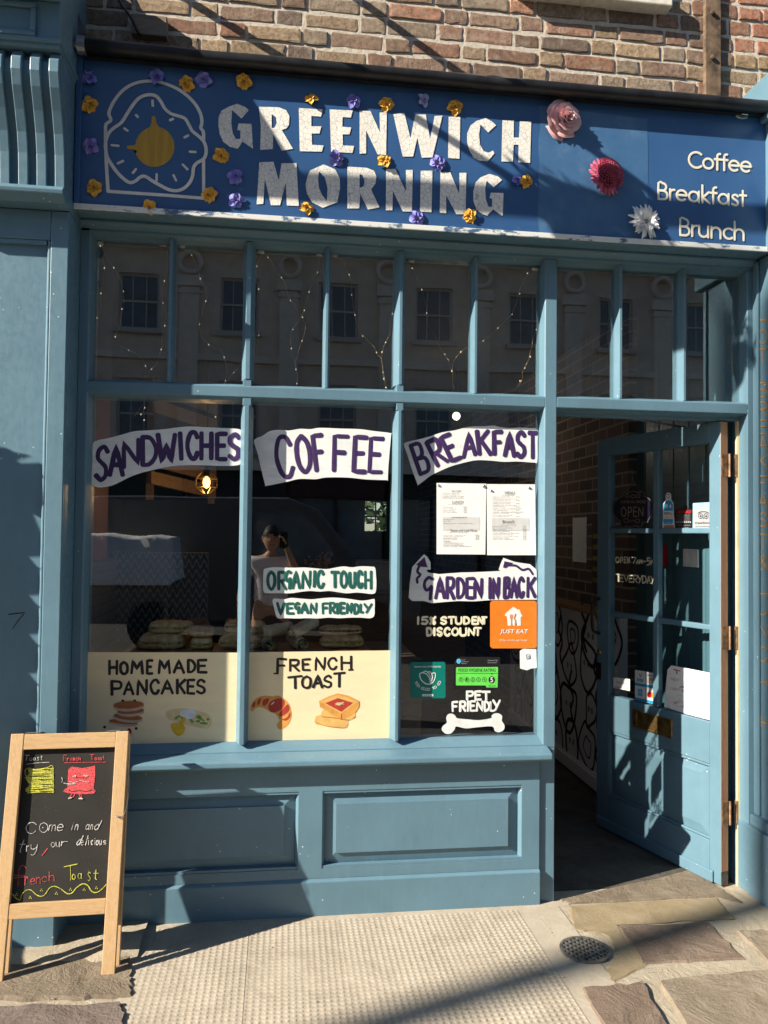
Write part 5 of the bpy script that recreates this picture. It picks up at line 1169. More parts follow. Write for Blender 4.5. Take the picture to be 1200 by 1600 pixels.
def wrap(x, y, z, yaw, label, tilt=.08):
    t = thing('wrap', label, 'wrap', (x, y, z), group='wraps in the window'); d = Vector((cos(yaw), sin(yaw), tilt)); c = Vector((x, y, z + .026))
    o = MB(); P = [c + d * (.145 * i / 8 - .02) for i in range(9)]; o.tube(P, [.028 + .0015 * sin(i * 2) for i in range(9)], 14, cap=False); o.tube([p + Vector((0, 0, .0005)) for p in P], .0235, 14, cap=False); o.build('tortilla', M['tortilla'], t, smooth=True)
    o = MB(); rr = random.Random(int(x * 777))
    for i in range(16):
        a = rr.uniform(0, 6.28); r_ = .019 * sqrt(rr.random()); s_ = d.cross(Vector((0, 0, 1))).normalized(); u_ = s_.cross(d).normalized(); o.ball(P[0] + d * .004 + s_ * r_ * cos(a) + u_ * r_ * sin(a), rr.uniform(.004, .007), 6)
    o.build('filling', flat('wrap filling', (.5, .46, .18), .6, .7, 90), t)
wrap(-.045, .17, zc, 1.9, 'lower left rolled wrap cut open beside the mullion'); wrap(.095, .17, zc, 1.9, 'lower right rolled wrap cut open beside the toasted baguette'); wrap(-.06, .20, zc + .05, .45, 'upper left rolled wrap lying on the lower left one'); wrap(.065, .18, zc + .05, .75, 'upper right rolled wrap tipped against the lower right one', .3)
# patterned seat back
m = MT('black and white ikat cloth', .85, 0, .1)
sp = m.n('ShaderNodeSeparateXYZ'); m.L(m.co, sp.inputs[0]); xy = m.math('ADD', sp.outputs[0], sp.outputs[1])
s1 = m.math('SINE', m.math('MULTIPLY', xy, 170)); s2 = m.math('SINE', m.math('ADD', m.math('MULTIPLY', sp.outputs[2], 130), m.math('MULTIPLY', s1, 2.2)))
m.color(m.ramp(s2, [(.45, (.012, .012, .014)), (.62, (.17, .17, .18))])); M['ikat'] = m.m
o = MB(); o.box(-.83, -.36, .70, .78, .95, 1.47); o.box(-.8285, -.79, .14, .69, .95, 1.44); tag(o.build('seat_back', M['ikat'], None, bevel=.01), 'black and white zigzag patterned seat back behind the sandwiches', 'seat back')
# slatted wooden hanging shelf and caged bulb
t = thing('slatted_rack', 'slatted pallet wood rack hanging behind the SANDWICHES banner', 'rack', (-.5, 1.45, 1.8))
for z in (2.30, 2.19, 1.98, 1.88, 1.78):
    o = MB(); o.hexa([Vector((-.72, 1.2, z + .06)), Vector((-.40, 1.62, z)), Vector((-.42, 1.63, z)), Vector((-.74, 1.22, z + .06))], [Vector((-.72, 1.2, z + .13)), Vector((-.40, 1.62, z + .075)), Vector((-.42, 1.63, z + .075)), Vector((-.74, 1.22, z + .13))]); o.build('slat', M['slat'], t)
for x, y in ((-.735, 1.235), (-.43, 1.64)): o = MB(); o.box(x - .02, x + .02, y, y + .03, 1.75, 2.45); o.build('post', M['darkwood'], t)
t = thing('pendant_lamp', 'small lit pendant bulb in a wire cage below the SANDWICHES banner', 'lamp', (-.40, 1.0, 1.84))
c = Vector((-.40, 1.0, 1.84)); bm_ = bpy.data.materials.new('warm bulb'); bm_.use_nodes = True; pb = bm_.node_tree.nodes['Principled BSDF']; pb.inputs['Emission Color'].default_value = (1, .55, .16, 1); pb.inputs['Emission Strength'].default_value = 2.4; pb.inputs['Base Color'].default_value = (.8, .5, .2, 1)
o = MB(); o.ball(c, (.02, .02, .032), 12); o.build('bulb', bm_, t, smooth=True)
o = MB()
for k in range(6):
    a = pi * k / 3; d = Vector((cos(a), sin(a), 0)); o.tube([c + d * .02 + Vector((0, 0, .06)), c + d * .055 + Vector((0, 0, .02)), c + d * .055 - Vector((0, 0, .025)), c + d * .015 - Vector((0, 0, .06))], 0.0016, 5)
for z in (.02, -.025): o.tube([c + Vector((.056 * cos(2 * pi * i / 16), .056 * sin(2 * pi * i / 16), z)) for i in range(17)], .0022, 5)
o.build('cage', M['brass'], t); o = MB(); o.tube([c + Vector((0, 0, .06)), Vector((c.x, c.y, 2.9))], .003, 6); o.lathe([(.018, .035), (.018, .07), (.006, .08)], c, 10); o.build('flex', M['blackmetal'], t)
pl = bpy.data.lights.new('bulb_light', 'POINT'); pl.energy = 1.0; pl.color = (1, .6, .25); pl.shadow_soft_size = .03; lo = bpy.data.objects.new('bulb_light', pl); COL.objects.link(lo); lo.location = c + Vector((0, -.02, -.075))
# white globe lamp deep in the room, service counter and its clutter
em = bpy.data.materials.new('white globe'); em.use_nodes = True; pb = em.node_tree.nodes['Principled BSDF']; pb.inputs['Emission Color'].default_value = (1, .95, .88, 1); pb.inputs['Emission Strength'].default_value = 1.0
t = thing('globe_lamp', 'round white lit ceiling lamp above the BREAKFAST banner', 'lamp', (1.39, 2.6, 2.5)); c = PY(2.6).at(713, 650)
o = MB(); o.ball(c, .031, 28); o.build('globe', em, t, smooth=True); o = MB(); o.tube([c + Vector((0, 0, .04)), Vector((c.x, c.y, 2.9))], .006, 8); o.build('stem', M['blackmetal'], t)
gl = bpy.data.lights.new('globe_light', 'POINT'); gl.energy = 1.8; gl.color = (1, .86, .68); gl.shadow_soft_size = .06; go = bpy.data.objects.new('globe_light', gl); COL.objects.link(go); go.location = c + Vector((0, 0, -.12))
o = MB(); o.box(-.3, 1.55, 3.2, 3.9, 0, 1.02); o.box(-.35, 1.6, 3.15, 3.95, 1.021, 1.06); tag(o.build('service_counter', M['darkwood']), 'dark service counter deep inside the shop', 'counter')
o = MB(); o.box(.62, .98, 3.25, 3.6, 1.061, 1.35); o.box(.66, .94, 3.23, 3.2495, 1.10, 1.28); tag(o.build('coffee_machine', flat('dull steel', (.2, .2, .21), .35, .1, 20, 0, .8), None, bevel=.01), 'boxy steel coffee machine on the service counter', 'coffee machine')
o = MB(); o.lathe([(.07, 0), (.085, .2), (.09, .21)], (.5, 3.4, 1.061), 16); tag(o.build('white_tub', M['s_white']), 'white tub standing on the service counter', 'tub')
t = thing('dried_flowers', 'vase of dried orange flowers on the service counter', 'vase', (.36, 3.45, 1.061)); o = MB(); o.lathe([(.04, 0), (.055, .06), (.03, .13), (.035, .14)], (.36, 3.45, 1.061), 14); o.build('vase', M['s_grey'], t)
o = MB(); rr = random.Random(9)
for i in range(70):
    a = rr.uniform(0, 6.28); e = rr.uniform(.05, .2); p = Vector((.36 + cos(a) * e * .8, 3.45 + sin(a) * e * .5, 1.25 + rr.uniform(0, .16))); o.tube([Vector((.36, 3.45, 1.19)), p], .0012, 3); o.ball(p, .009, 5)
o.build('stems', flat('dried orange', (.4, .2, .06), .8), t)
o = MB(); o.box(-.1, .12, 3.3, 3.6, 1.061, 1.2); tag(o.build('till', M['blackmetal'], None, bevel=.01), 'black till box at the left end of the service counter', 'till')
o = MB(); rr = random.Random(17)
for i in range(900):
    p = Vector((rr.uniform(.3, 2.4), rr.uniform(9.2, 9.9), rr.uniform(.2, 2.4))); a_ = Vector((rr.gauss(0, 1), rr.gauss(0, .5), rr.gauss(0, 1))).normalized() * .09; b_ = a_.cross(Vector((0, 1, .2))).normalized() * .05; o.add([p - a_, p - b_, p + a_, p + b_], [(0, 1, 2, 3)])
o.build('shrub', flat('garden shrub leaves', (.05, .09, .03), .7), None)
tag(bpy.data.objects['shrub'], 'green garden shrub glimpsed through the small rear window', 'shrub')
# fairy lights
wirem = flat('copper fairy wire', (.35, .22, .1), .35, .1, 20, 0, .7); lm = bpy.data.materials.new('fairy bulb'); lm.use_nodes = True; pb = lm.node_tree.nodes['Principled BSDF']; pb.inputs['Emission Color'].default_value = (1, .86, .55, 1); pb.inputs['Emission Strength'].default_value = .3; pb.inputs['Base Color'].default_value = (.9, .8, .55, 1)
bulb_me = None
FP = PY(.085)
def strand(label, pts, bulbs, clip=True):
    global bulb_me
    P = [FP.at(x, y) for x, y in pts]; q = catmull(P, 6)
    q = [p + Vector((0, .012 * sin(i * .7), 0)) for i, p in enumerate(q)]
    t = thing('fairy_lights', label, 'fairy lights', P[0], group='fairy light strands behind the upper panes'); o = MB(); o.tube(q, .0011, 5); o.build('wire', wirem, t, smooth=True)
    for i, (x, y) in enumerate(bulbs):
        p = FP.at(x, y); 
        if bulb_me is None:
            o = MB(); o.ball((0, 0, 0), (.0027, .0027, .0036), 7); b_ = o.build('bulb', lm, None, smooth=True); bulb_me = b_.data
        else: b_ = bpy.data.objects.new('bulb', bulb_me); COL.objects.link(b_)
        b_.parent = t; b_.location = p - P[0]
    if clip:
        o = MB(); c = FP.at(*pts[0]); o.tube([c + Vector((-.014, -.012, .003)), c + Vector((.014, -.012, -.002))], .0075, 8); o.build('clip', M['s_white'], t, smooth=True)
cv = lambda L, ox=100, oy=340, s=2.222: [(ox + x / s, oy + y / s) for x, y in L]
strand('fairy light strand hanging nearest the left edge of the first upper pane', cv([(126,92),(130,130),(140,175),(135,215),(128,263),(125,310),(114,348)]), cv([(126,98),(140,175),(128,263),(114,348)]))
strand('fairy light strand crossing the first upper pane diagonally from its left clip', cv([(128,95),(150,140),(173,174),(192,210),(206,256),(205,310),(196,360),(178,414)]), cv([(173,174),(206,256),(201,317),(178,414)]), False)
strand('fairy light strand dropping along the right side of the first upper pane past the bar', cv([(345,100),(360,130),(348,220),(340,260),(343,297),(355,340),(350,375),(342,415),(337,458),(325,500),(304,526),(288,560),(285,600),(280,660),(265,685)]), cv([(348,220),(343,297),(350,375),(337,458),(304,526),(280,660),(267,683)]))
strand('short looping fairy light strand low in the first upper pane', cv([(196,445),(225,460),(260,480),(283,515),(280,545),(284,562),(283,620),(268,660),(240,690)]), cv([(225,460),(283,515),(278,703)]), False)
strand('fairy light strand curling down the second upper pane', cv([(410,103),(443,130),(460,170),(473,212),(492,245),(492,290),(480,330),(470,370),(478,415),(502,441),(540,460),(556,485),(566,530),(560,566),(530,650),(522,700)]), cv([(443,130),(473,212),(492,290),(470,370),(502,441),(556,485),(560,566),(526,692)]))
strand('fairy light strand rising from the bottom right corner of the second upper pane', cv([(560,572),(589,538),(606,520),(616,505)]), cv([(589,538)]), False)
strand('fairy light strand down the left edge of the third upper pane', cv([(684,122),(670,168),(668,210),(676,248),(665,290),(660,326),(668,370),(676,409),(672,440)]), cv([(669,169),(676,248),(660,326),(676,409)]))
strand('fairy light strand crossing the third upper pane to a double twist', cv([(690,122),(708,138),(755,208),(770,240),(786,288),(815,320),(828,346),(838,385),(826,428),(812,470),(804,500),(805,527),(812,550),(808,576)]), cv([(708,138),(755,208),(786,288),(828,346),(826,428),(805,527),(808,576)]), False)
strand('fairy light strand swinging left from the right clip of the third upper pane', cv([(888,132),(880,190),(868,210),(851,258),(845,290),(834,322),(820,350),(794,388),(785,420),(789,454),(796,490),(804,520)]), cv([(880,190),(851,258),(834,322),(794,388),(789,454)]))
strand('fairy light strand falling through the fourth upper pane', cv([(938,134),(965,150),(990,198),(998,240),(999,268),(1010,338),(1020,380),(1037,411),(1065,435),(1085,468),(1100,490),(1108,537),(1115,580)]), cv([(990,198),(999,268),(1010,338),(1037,411),(1085,468),(1108,537)]))
strand('bright coppery fairy light strand by the second mullion', cv([(1140,334),(1132,360),(1132,400),(1117,433),(1105,465),(1104,500),(1108,540),(1112,566),(1118,592)]), cv([(1140,334),(1117,433),(1104,467),(1110,560),(1118,590)]), False)
c2 = lambda L: cv(L, 600, 360, 2.0)
strand('fairy light strand hanging in the left half of the fifth upper pane', c2([(84,98),(88,118),(118,185),(133,258),(150,320),(190,387),(205,420),(212,440),(216,480),(214,500)]), c2([(88,118),(118,185),(133,258),(190,387),(212,440)]))
strand('fairy light strand sweeping across the bar between the fifth and sixth upper panes', c2([(470,124),(440,150),(422,196),(410,235),(398,262),(356,305),(310,345),(262,365),(240,380),(220,405),(212,440)]), c2([(448,134),(424,198),(400,262),(356,305),(310,345),(240,380)]))
strand('coppery fairy light strand at the right edge of the sixth upper pane', c2([(478,124),(486,162),(484,240),(476,310),(462,350),(457,390),(438,430),(430,465),(408,505)]), c2([(486,162),(476,310),(457,395),(440,430),(425,470)]), False)

# ------------------------------------------------------------------ artificial flowers on the sign
def petal_grid(o, L, wd, base, az, tilt, curl, mi=0, nx=5, ny=4, ruffle=.0, seed=0):
    rr = random.Random(seed); vs = []
    for i in range(nx + 1):
        u = i / nx
        for k in range(ny + 1):
            v = -1 + 2 * k / ny
            w_ = wd * (sin(pi * min(1, u * .86 + .1)) ** .7) * .5
            r = base + L * u * cos(tilt + curl * u); h = L * u * sin(tilt + curl * u) * 1.0 + .18 * wd * v * v * (1 - u * .5) + ruffle * rr.uniform(-1, 1) * u
            x, y = r, v * w_
            vs.append((x * cos(az) - y * sin(az), x * sin(az) + y * cos(az), h))
    o.add(vs, [(i * (ny + 1) + k, i * (ny + 1) + k + 1, (i + 1) * (ny + 1) + k + 1, (i + 1) * (ny + 1) + k) for i in range(nx) for k in range(ny)], mi)
def small_flower(mat, n, seed):
    t = thing('artificial_flower', '', 'flower'); rr = random.Random(seed); o = MB()
    for k in range(n): petal_grid(o, .034 * rr.uniform(.85, 1.12), .031 * rr.uniform(.9, 1.15), .003, 2 * pi * k / n + rr.uniform(-.15, .15), rr.uniform(.2, .5), rr.uniform(-.75, -.2), ruffle=.0025, seed=seed * 31 + k)
    for k in range(3): petal_grid(o, .018, .017, .001, 2 * pi * k / 3 + .4, .95, -.4, ruffle=.002, seed=seed * 77 + k)
    o.build('petals', mat, t, smooth=True)
    o = MB(); 
    for k in range(7): a = k * 2.4; o.ball((.0035 * cos(a) * (k % 3), .0035 * sin(a) * (k % 3), .010 + .002 * (k % 2)), .0022, 6)
    o.build('centre', M['fl_dark'], t, smooth=True); return t
protos = {}
def put_flower(kind, px, py, label, sc=1.0):
    seedv = (len(protos) * 7) % 3; key = (kind, rnd.randrange(3))
    mat, n = {'v': (M['violet'], 6), 'p': (M['violetpale'], 5), 'o': (M['orange_f'], 6)}[kind]
    if key not in protos: protos[key] = small_flower(mat, n if key[1] else 5, key[1] * 5 + ord(kind)); t = protos[key]
    else: t = copy_tree(protos[key])
    t['label'] = label; t['category'] = 'flower'; t['group'] = 'small artificial flowers on the blue sign'
    p = SIGN.at(px, py, .006); t.location = p
    t.rotation_euler = (pi / 2 + rnd.uniform(-.28, .28), rnd.uniform(-.3, .3) , 0); t.rotation_mode = 'XYZ'
    m_ = Matrix.Rotation(pi / 2 + rnd.uniform(-.25, .3), 4, 'X') @ Matrix.Rotation(rnd.uniform(-.3, .3), 4, 'Y') @ Matrix.Rotation(rnd.uniform(0, 6.28), 4, 'Z')
    t.rotation_euler = m_.to_euler(); t.scale = (sc, sc, sc)
for k, x, y, lb, sc in (
 ('v',140,122,'violet flower in the top left corner of the sign',.95), ('v',246,121,'violet flower on the crown of the bread outline',.98), ('v',318,126,'violet flower right of the orange one by the bread outline',1),
 ('v',142,230,'violet flower between two orange ones at the left edge of the sign',.95), ('v',369,277,'upper of two violet flowers left of the word MORNING',.95), ('v',369,314,'lower of two violet flowers left of the word MORNING',.92),
 ('v',552,158,'violet flower above the letter N of GREENWICH',.9), ('p',662,158,'pale lilac flower above the letter W',.82), ('v',525,249,'violet flower between the two words above the letter O',.98), ('v',683,257,'violet flower above the last N of MORNING',.98),
 ('v',651,343,'violet flower below the letters I and N on the sign bottom',.95), ('v',808,283,'small violet flower touching an orange one after MORNING',.72),
 ('o',141,165,'orange flower below the top left violet one',.95), ('o',291,133,'orange flower on the right shoulder of the bread outline',.92), ('o',381,129,'orange flower above the letter G',.95), ('o',346,245,'orange flower left of and below the letter G',.92),
 ('o',148,295,'orange flower in the bottom left part of the sign',.92), ('o',327,306,'orange flower at the bottom right corner of the bread outline',.92), ('o',234,325,'orange flower on the sign edge under the bread outline',.82),
 ('o',486,155,'orange flower above the first E',.78), ('o',604,165,'orange flower above the right stem of the letter N',.9), ('o',711,169,'orange flower above the letter I of GREENWICH',.95), ('o',600,252,'orange flower under the letter N of GREENWICH',.9),
 ('o',480,326,'orange flower below the letters M and O',.85), ('o',733,339,'orange flower below the last G',.88), ('o',822,284,'orange flower after MORNING with a violet one behind',.85)): put_flower(k, x, y, lb, sc)
def face(t, px, py, lift=.02):
    t.location = SIGN.at(px, py, lift)
# rose
t = thing('rose', 'large pink artificial rose on the sign after GREENWICH', 'flower'); o = MB(); rr = random.Random(4)
for k in range(30):
    f = k / 29; az = k * 2.399; r = .005 + .043 * f; half = 1.25 - .45 * f; dep = .030 - .008 * f; zr = .040 * (1 - f ** 1.4) + .006; vs = []; nx, ny = 6, 10
    for i in range(nx + 1):
        u = i / nx
        for j in range(ny + 1):
            v = -1 + 2 * j / ny; lip = (max(0, u - .65) / .35) ** 2
            edge = 1 - .10 * abs(v) ** 3 + rr.uniform(-.02, .02) * u
            rad = (r * (.42 + .58 * u ** .8) + lip * (.003 + .011 * f)) * edge + .0012 * sin(v * 7 + k) * u
            h = zr - (1 - u) * dep - lip * (.002 + .006 * f) - .010 * abs(v) ** 2.5 * u + (.0025 if j % 2 else 0) * u * rr.random()
            a_ = az + half * v * (.75 + .25 * u); vs.append((rad * cos(a_), rad * sin(a_), h))
    o.add(vs, [(i * (ny + 1) + j, i * (ny + 1) + j + 1, (i + 1) * (ny + 1) + j + 1, (i + 1) * (ny + 1) + j) for i in range(nx) for j in range(ny)])
o.build('petals', M['rosepink'], t, smooth=True); face(t, 880, 190, .004); t.rotation_euler = (Matrix.Rotation(pi / 2 + .05, 4, 'X') @ Matrix.Rotation(.25, 4, 'Y')).to_euler(); t.scale = (1.62, 1.5, 1.3)
# dahlia
t = thing('dahlia', 'large crimson artificial dahlia in the middle right of the sign', 'flower'); o = MB()
for k in range(230):
    f = (k + .5) / 230; th = .25 + f * 1.45; az = k * 2.39996; d = Vector((sin(th) * cos(az), sin(th) * sin(az), cos(th))); c = d * Vector((1, 1, .8)).length * .03
    L, w_ = .017 + .006 * f, .0105 + .002 * f; s_ = d.cross(Vector((0, 0, 1))).normalized(); up_ = s_.cross(d).normalized(); vs = []
    axis = (d * .75 + up_ * .45 * (1 if f < .8 else -.3)).normalized() if True else d
    for i in range(4):
        u = i / 3
        for j in range(3):
            v = j - 1; p = Vector((d.x * .05, d.y * .05, d.z * .042)) * (.6) + axis * L * u + s_ * v * w_ * .5 * sin(pi * (.2 + .68 * u)) - axis.cross(s_) * (.003 * (1 - v * v))
            vs.append(p)
    o.add(vs, [(i * 3 + j, i * 3 + j + 1, i * 3 + j + 4, i * 3 + j + 3) for i in range(3) for j in range(2)])
o.build('petals', M['dahlia'], t, smooth=True); o = MB(); o.ball((0, 0, .002), (.036, .036, .031), 14); o.build('core', flat('dark dahlia core', (.14, .01, .05), .8), t, smooth=True)
face(t, 946, 277, .006); t.rotation_euler = (Matrix.Rotation(pi / 2 - .2, 4, 'X') @ Matrix.Rotation(.35, 4, 'Y')).to_euler(); t.scale = (1.62, 1.62, 1.5)
# chrysanthemum
t = thing('chrysanthemum', 'large white artificial chrysanthemum near the word Brunch', 'flower'); o = MB(); rr = random.Random(8)
for k in range(150):
    f = k / 149; az = k * 2.399 + rr.uniform(-.2, .2); petal_grid(o, (.030 + .036 * f) * rr.uniform(.8, 1.15), .011 + .005 * f, .004, az, 1.05 - 1.0 * f + rr.uniform(-.14, .14), -.22, nx=5, ny=2, ruffle=.001, seed=k)
o.build('petals', M['whitepetal'], t, smooth=True); o = MB(); o.ball((0, 0, .006), (.006, .006, .008), 10); o.build('centre', M['fl_yel'], t, smooth=True)
face(t, 1008, 347, .004); t.rotation_euler = (Matrix.Rotation(pi / 2 - .1, 4, 'X') @ Matrix.Rotation(.2, 4, 'Y')).to_euler(); t.scale = (1.16,) * 3
# ------------------------------------------------------------------ chalkboard, folded and leaning on the pilaster
A0 = Vector((-.976, -.394, .002)); AX = Vector((cos(.022), sin(.022), 0)); AU = Vector((.0, .21, 1)).normalized(); AN = AX.cross(AU); AN = AN if AN.y < 0 else -AN
AWD, AH = .418, .835
def A_(x, z, t=0.0): return A0 + AX * x + AU * z + AN * t
class AB(MB):
    def abox(s, x0, x1, z0, z1, t0, t1, mi=0, f=None):
        f = f or A_
        s.hexa([f(x0, z0, t0), f(x1, z0, t0), f(x1, z0, t1), f(x0, z0, t1)], [f(x0, z1, t0), f(x1, z1, t0), f(x1, z1, t1), f(x0, z1, t1)], mi)
cb = thing('chalkboard_sign', 'pine framed A board chalked with Come in and try our delicious French Toast', 'chalkboard', A0)
APL = Plane(A_(0, 0, 0), AN)
rail0, rail1 = .205, .255; top0 = .778
for x0, x1 in ((0, .0455), (AWD - .0455, AWD)):
    o = AB(); o.abox(x0, x1, 0, AH, -.019, 0); o.build('stile', M['pine_v'], cb, bevel=.002)
o = AB(); o.abox(.0457, AWD - .0457, top0, AH - .002, -.019, -.0015); o.build('rail', M['pine_h'], cb, bevel=.002)
o = AB(); o.abox(.0457, AWD - .0457, rail0, rail1, -.019, -.0015); o.build('rail', M['pine_h'], cb, bevel=.002)
o = AB(); o.abox(.03, AWD - .03, rail1 - .02, top0 + .02, -.0265, -.0195); o.build('board', M['board'], cb)
# rear frame, folded close behind
B0 = A0 + AN * -.032 + AX * .004
AU2 = Vector((-.004, .17, 1)).normalized()
def B_(x, z, t=0.0): return A0 + AX * (x + .006) + AU2 * z + AN * (t - .001) + Vector((0, .052, 0))
for x0, x1 in ((0, .042), (AWD - .042, AWD)):
    o = AB(); o.abox(x0, x1, 0, AH - .02, -.017, 0, f=B_); o.build('rear_stile', M['pine_v'], cb, bevel=.002)
for z0, z1 in ((.20, .245), (.765, .812)):
    o = AB(); o.abox(.0425, AWD - .0425, z0, z1, -.0165, -.001, f=B_); o.build('rear_rail', M['pine_h'], cb, bevel=.002)
o = AB(); o.abox(.03, AWD - .03, .2455, .7645, -.012, -.006, f=B_); o.build('rear_board', M['board'], cb)
for x in (.05, AWD - .08): o = AB(); o.abox(x, x + .05, AH + .0005, AH + .004, -.05, -.002); o.build('hinge', M['zinc'], cb)
o = AB(); o.tube(catmull([A_(AWD + .002, .70, -.03), A_(AWD + .012, .62, -.012), A_(AWD + .002, .54, .004), A_(AWD - .025, .535, .004), A_(AWD - .02, .53, .006), A_(AWD + .0, .528, .002)], 5), .0013, 6); o.build('string', M['zinc'], cb)
# chalk drawing (measured on the board face)
BP = Plane(A_(0, 0, -.0195), AN)
class Chalk(Brush):
    def letter(s, ch, x0, x1, y0, y1, w, mi=0, **k): Brush.letter(s, ch, x0, x1, y0, y1, w * .72, mi, **k)
    def row(s, items, w, mi=0, jit=1.5, jw=.4):
        for it in items: s.letter(it[0], *it[1:5], w, mi, skew=it[5] if len(it) > 5 else 0, rise=it[6] if len(it) > 6 else 0, jit=jit, jw=max(jw, .4))
def ck(mat, fn, name='chalk_lettering'):
    o = MB(); b = Chalk(o, BP, 0, 1130, 5.162, .0012); fn(b); return o.build(name, mat, cb)
def c_t(b): b.row([('T',190,232,256,302,10,0),('o',238,262,278,302),('a',270,292,276,300),('s',300,316,274,300),('t',326,348,270,298)], 5.5, 0); b.line([(215,330),(300,320),(398,315)], 4)
def c_come(b):
    b.row([('C',205,290,800,888,10,0),('O',318,385,800,884,4,0),('m',392,445,818,870,8,0),('e',455,510,815,868,8,0),('i',565,590,815,862,12,0),('n',600,628,815,862,10,0),('a',688,718,815,860,8,0),('n',728,748,815,860,8,0),('d',755,795,812,860,18,0)], 7, 0, jw=.3); b.oval(345, 842, 5, 5)
def c_try(b): b.row([('t',140,185,972,1044,22,0),('r',215,238,985,1035),('y',245,300,978,1030,6,0)], 8, 0, jw=.3)
def c_our(b): b.row([('o',412,445,958,1000),('u',452,485,955,998),('r',495,550,950,990)], 8, 0, jw=.3)
def c_del(b): b.row([('d',615,645,935,985,18,0),('e',650,675,940,985),('l',682,700,935,985,12,0),('i',708,722,938,980),('c',735,752,942,982),('i',760,772,940,980),('o',775,795,942,982),('u',800,822,942,982),('s',832,860,945,980)], 8, 0, jw=.3)
def c_face(b):
    b.lift = .0024
    b.line([(498,438),(505,455),(500,475)], 5); b.line([(515,482),(560,490),(612,488)], 7); b.line([(560,470),(600,478),(650,462),(700,475),(720,468)], 4); b.line([(588,432),(612,420),(605,436)], 6); b.line([(672,418),(712,424),(690,430)], 6); b.line([(555,606),(578,600)], 10); b.line([(638,606),(668,608)], 10)
def c_mark(b): b.line([(80,1470),(130,1475)], 6); b.line([(92,1448),(90,1468)], 4)
for fn in (c_t, c_come, c_try, c_our, c_del): ck(M['ck_white'], fn)
for fn in (c_face, c_mark): ck(M['ck_white'], fn, 'chalk_drawing')
def c_ft(b): b.row([('F',512,538,256,306),('r',542,556,280,306),('a',565,585,278,302),('n',592,605,278,302),('c',612,628,278,302),('h',636,652,280,300),('T',725,760,252,300),('o',765,785,276,298),('a',790,808,276,298),('s',812,825,276,298),('t',828,846,272,296)], 6.5, 0); b.line([(520,320),(700,316),(852,314)], 4)
def c_fr(b):
    b.row([('f',110,215,1215,1312,0,0),('r',200,232,1245,1310),('e',245,285,1250,1302),('n',292,330,1240,1292),('c',340,380,1235,1280),('h',395,442,1225,1272)], 6.5, 0, jw=.3); b.line([(112,1248),(160,1240),(225,1240)], 5)
def c_comma(b): b.line([(385,1010),(362,1040),(340,1068)], 7)
def c_red(b):
    b.fill([(552,372),(575,350),(625,355),(665,362),(742,348),(768,342),(768,430),(755,530),(775,545),(755,568),(650,572),(560,566),(510,552),(520,532),(545,520),(548,440)], 0)
    b.line([(605,572),(590,595),(565,603)], 8); b.line([(580,572),(570,590),(560,600)], 7); b.line([(640,570),(645,590),(655,602)], 8); b.line([(655,570),(662,595)], 7)
for fn in (c_ft, c_fr): ck(M['ck_red'], fn)
for fn in (c_comma, c_red): ck(M['ck_red'], fn, 'chalk_drawing')
def c_dark(b):
    b.lift = .0022; b.line([(555,535),(575,550),(640,542),(700,548),(740,535)], 4); b.line([(600,440),(650,436),(700,442)], 3)
ck(M['board'], c_dark, 'chalk_drawing')
def c_slice(b):
    for i in range(26):
        y = 372 + i * 7.6; x0 = 225 + 14 * sin(i * .5); b.line([(x0 + rnd.uniform(-8, 6), y), (300, y + rnd.uniform(-6, 2)), (365, y + rnd.uniform(-7, 2)), (430 + rnd.uniform(-8, 5), y - rnd.uniform(2, 10))], 6.5, jw=.5)
    b.line([(222,570),(238,500),(232,460),(205,410),(208,372),(240,362),(280,372),(330,368),(380,358),(425,345),(432,440),(435,552)], 5)
def c_to(b): b.row([('T',515,625,1158,1282,0,-24),('o',580,612,1215,1262),('a',628,662,1208,1255),('s',708,735,1200,1272),('t',755,795,1205,1262)], 7.5, 0, jw=.3)
def c_wave(b):
    b.line([(65,1374),(100,1378),(130,1410),(162,1425),(175,1385),(210,1348),(250,1345),(290,1380),(330,1396),(365,1380),(400,1330),(440,1315),(490,1335),(540,1372),(580,1370),(620,1325),(670,1295),(710,1310),(740,1355),(780,1365),(820,1340),(858,1300)], 7, jw=.25)
    for (x, y) in ((135,1382),(245,1405),(335,1345),(455,1372),(570,1340),(680,1340),(778,1326)):
        for q in ((-8, 4), (7, 6), (0, -8)): b.oval(x + q[0], y + q[1], 4.5, 4.5, n=7)
ck(M['ck_yel'], c_to)
for fn in (c_slice, c_wave): ck(M['ck_yel'], fn, 'chalk_drawing')

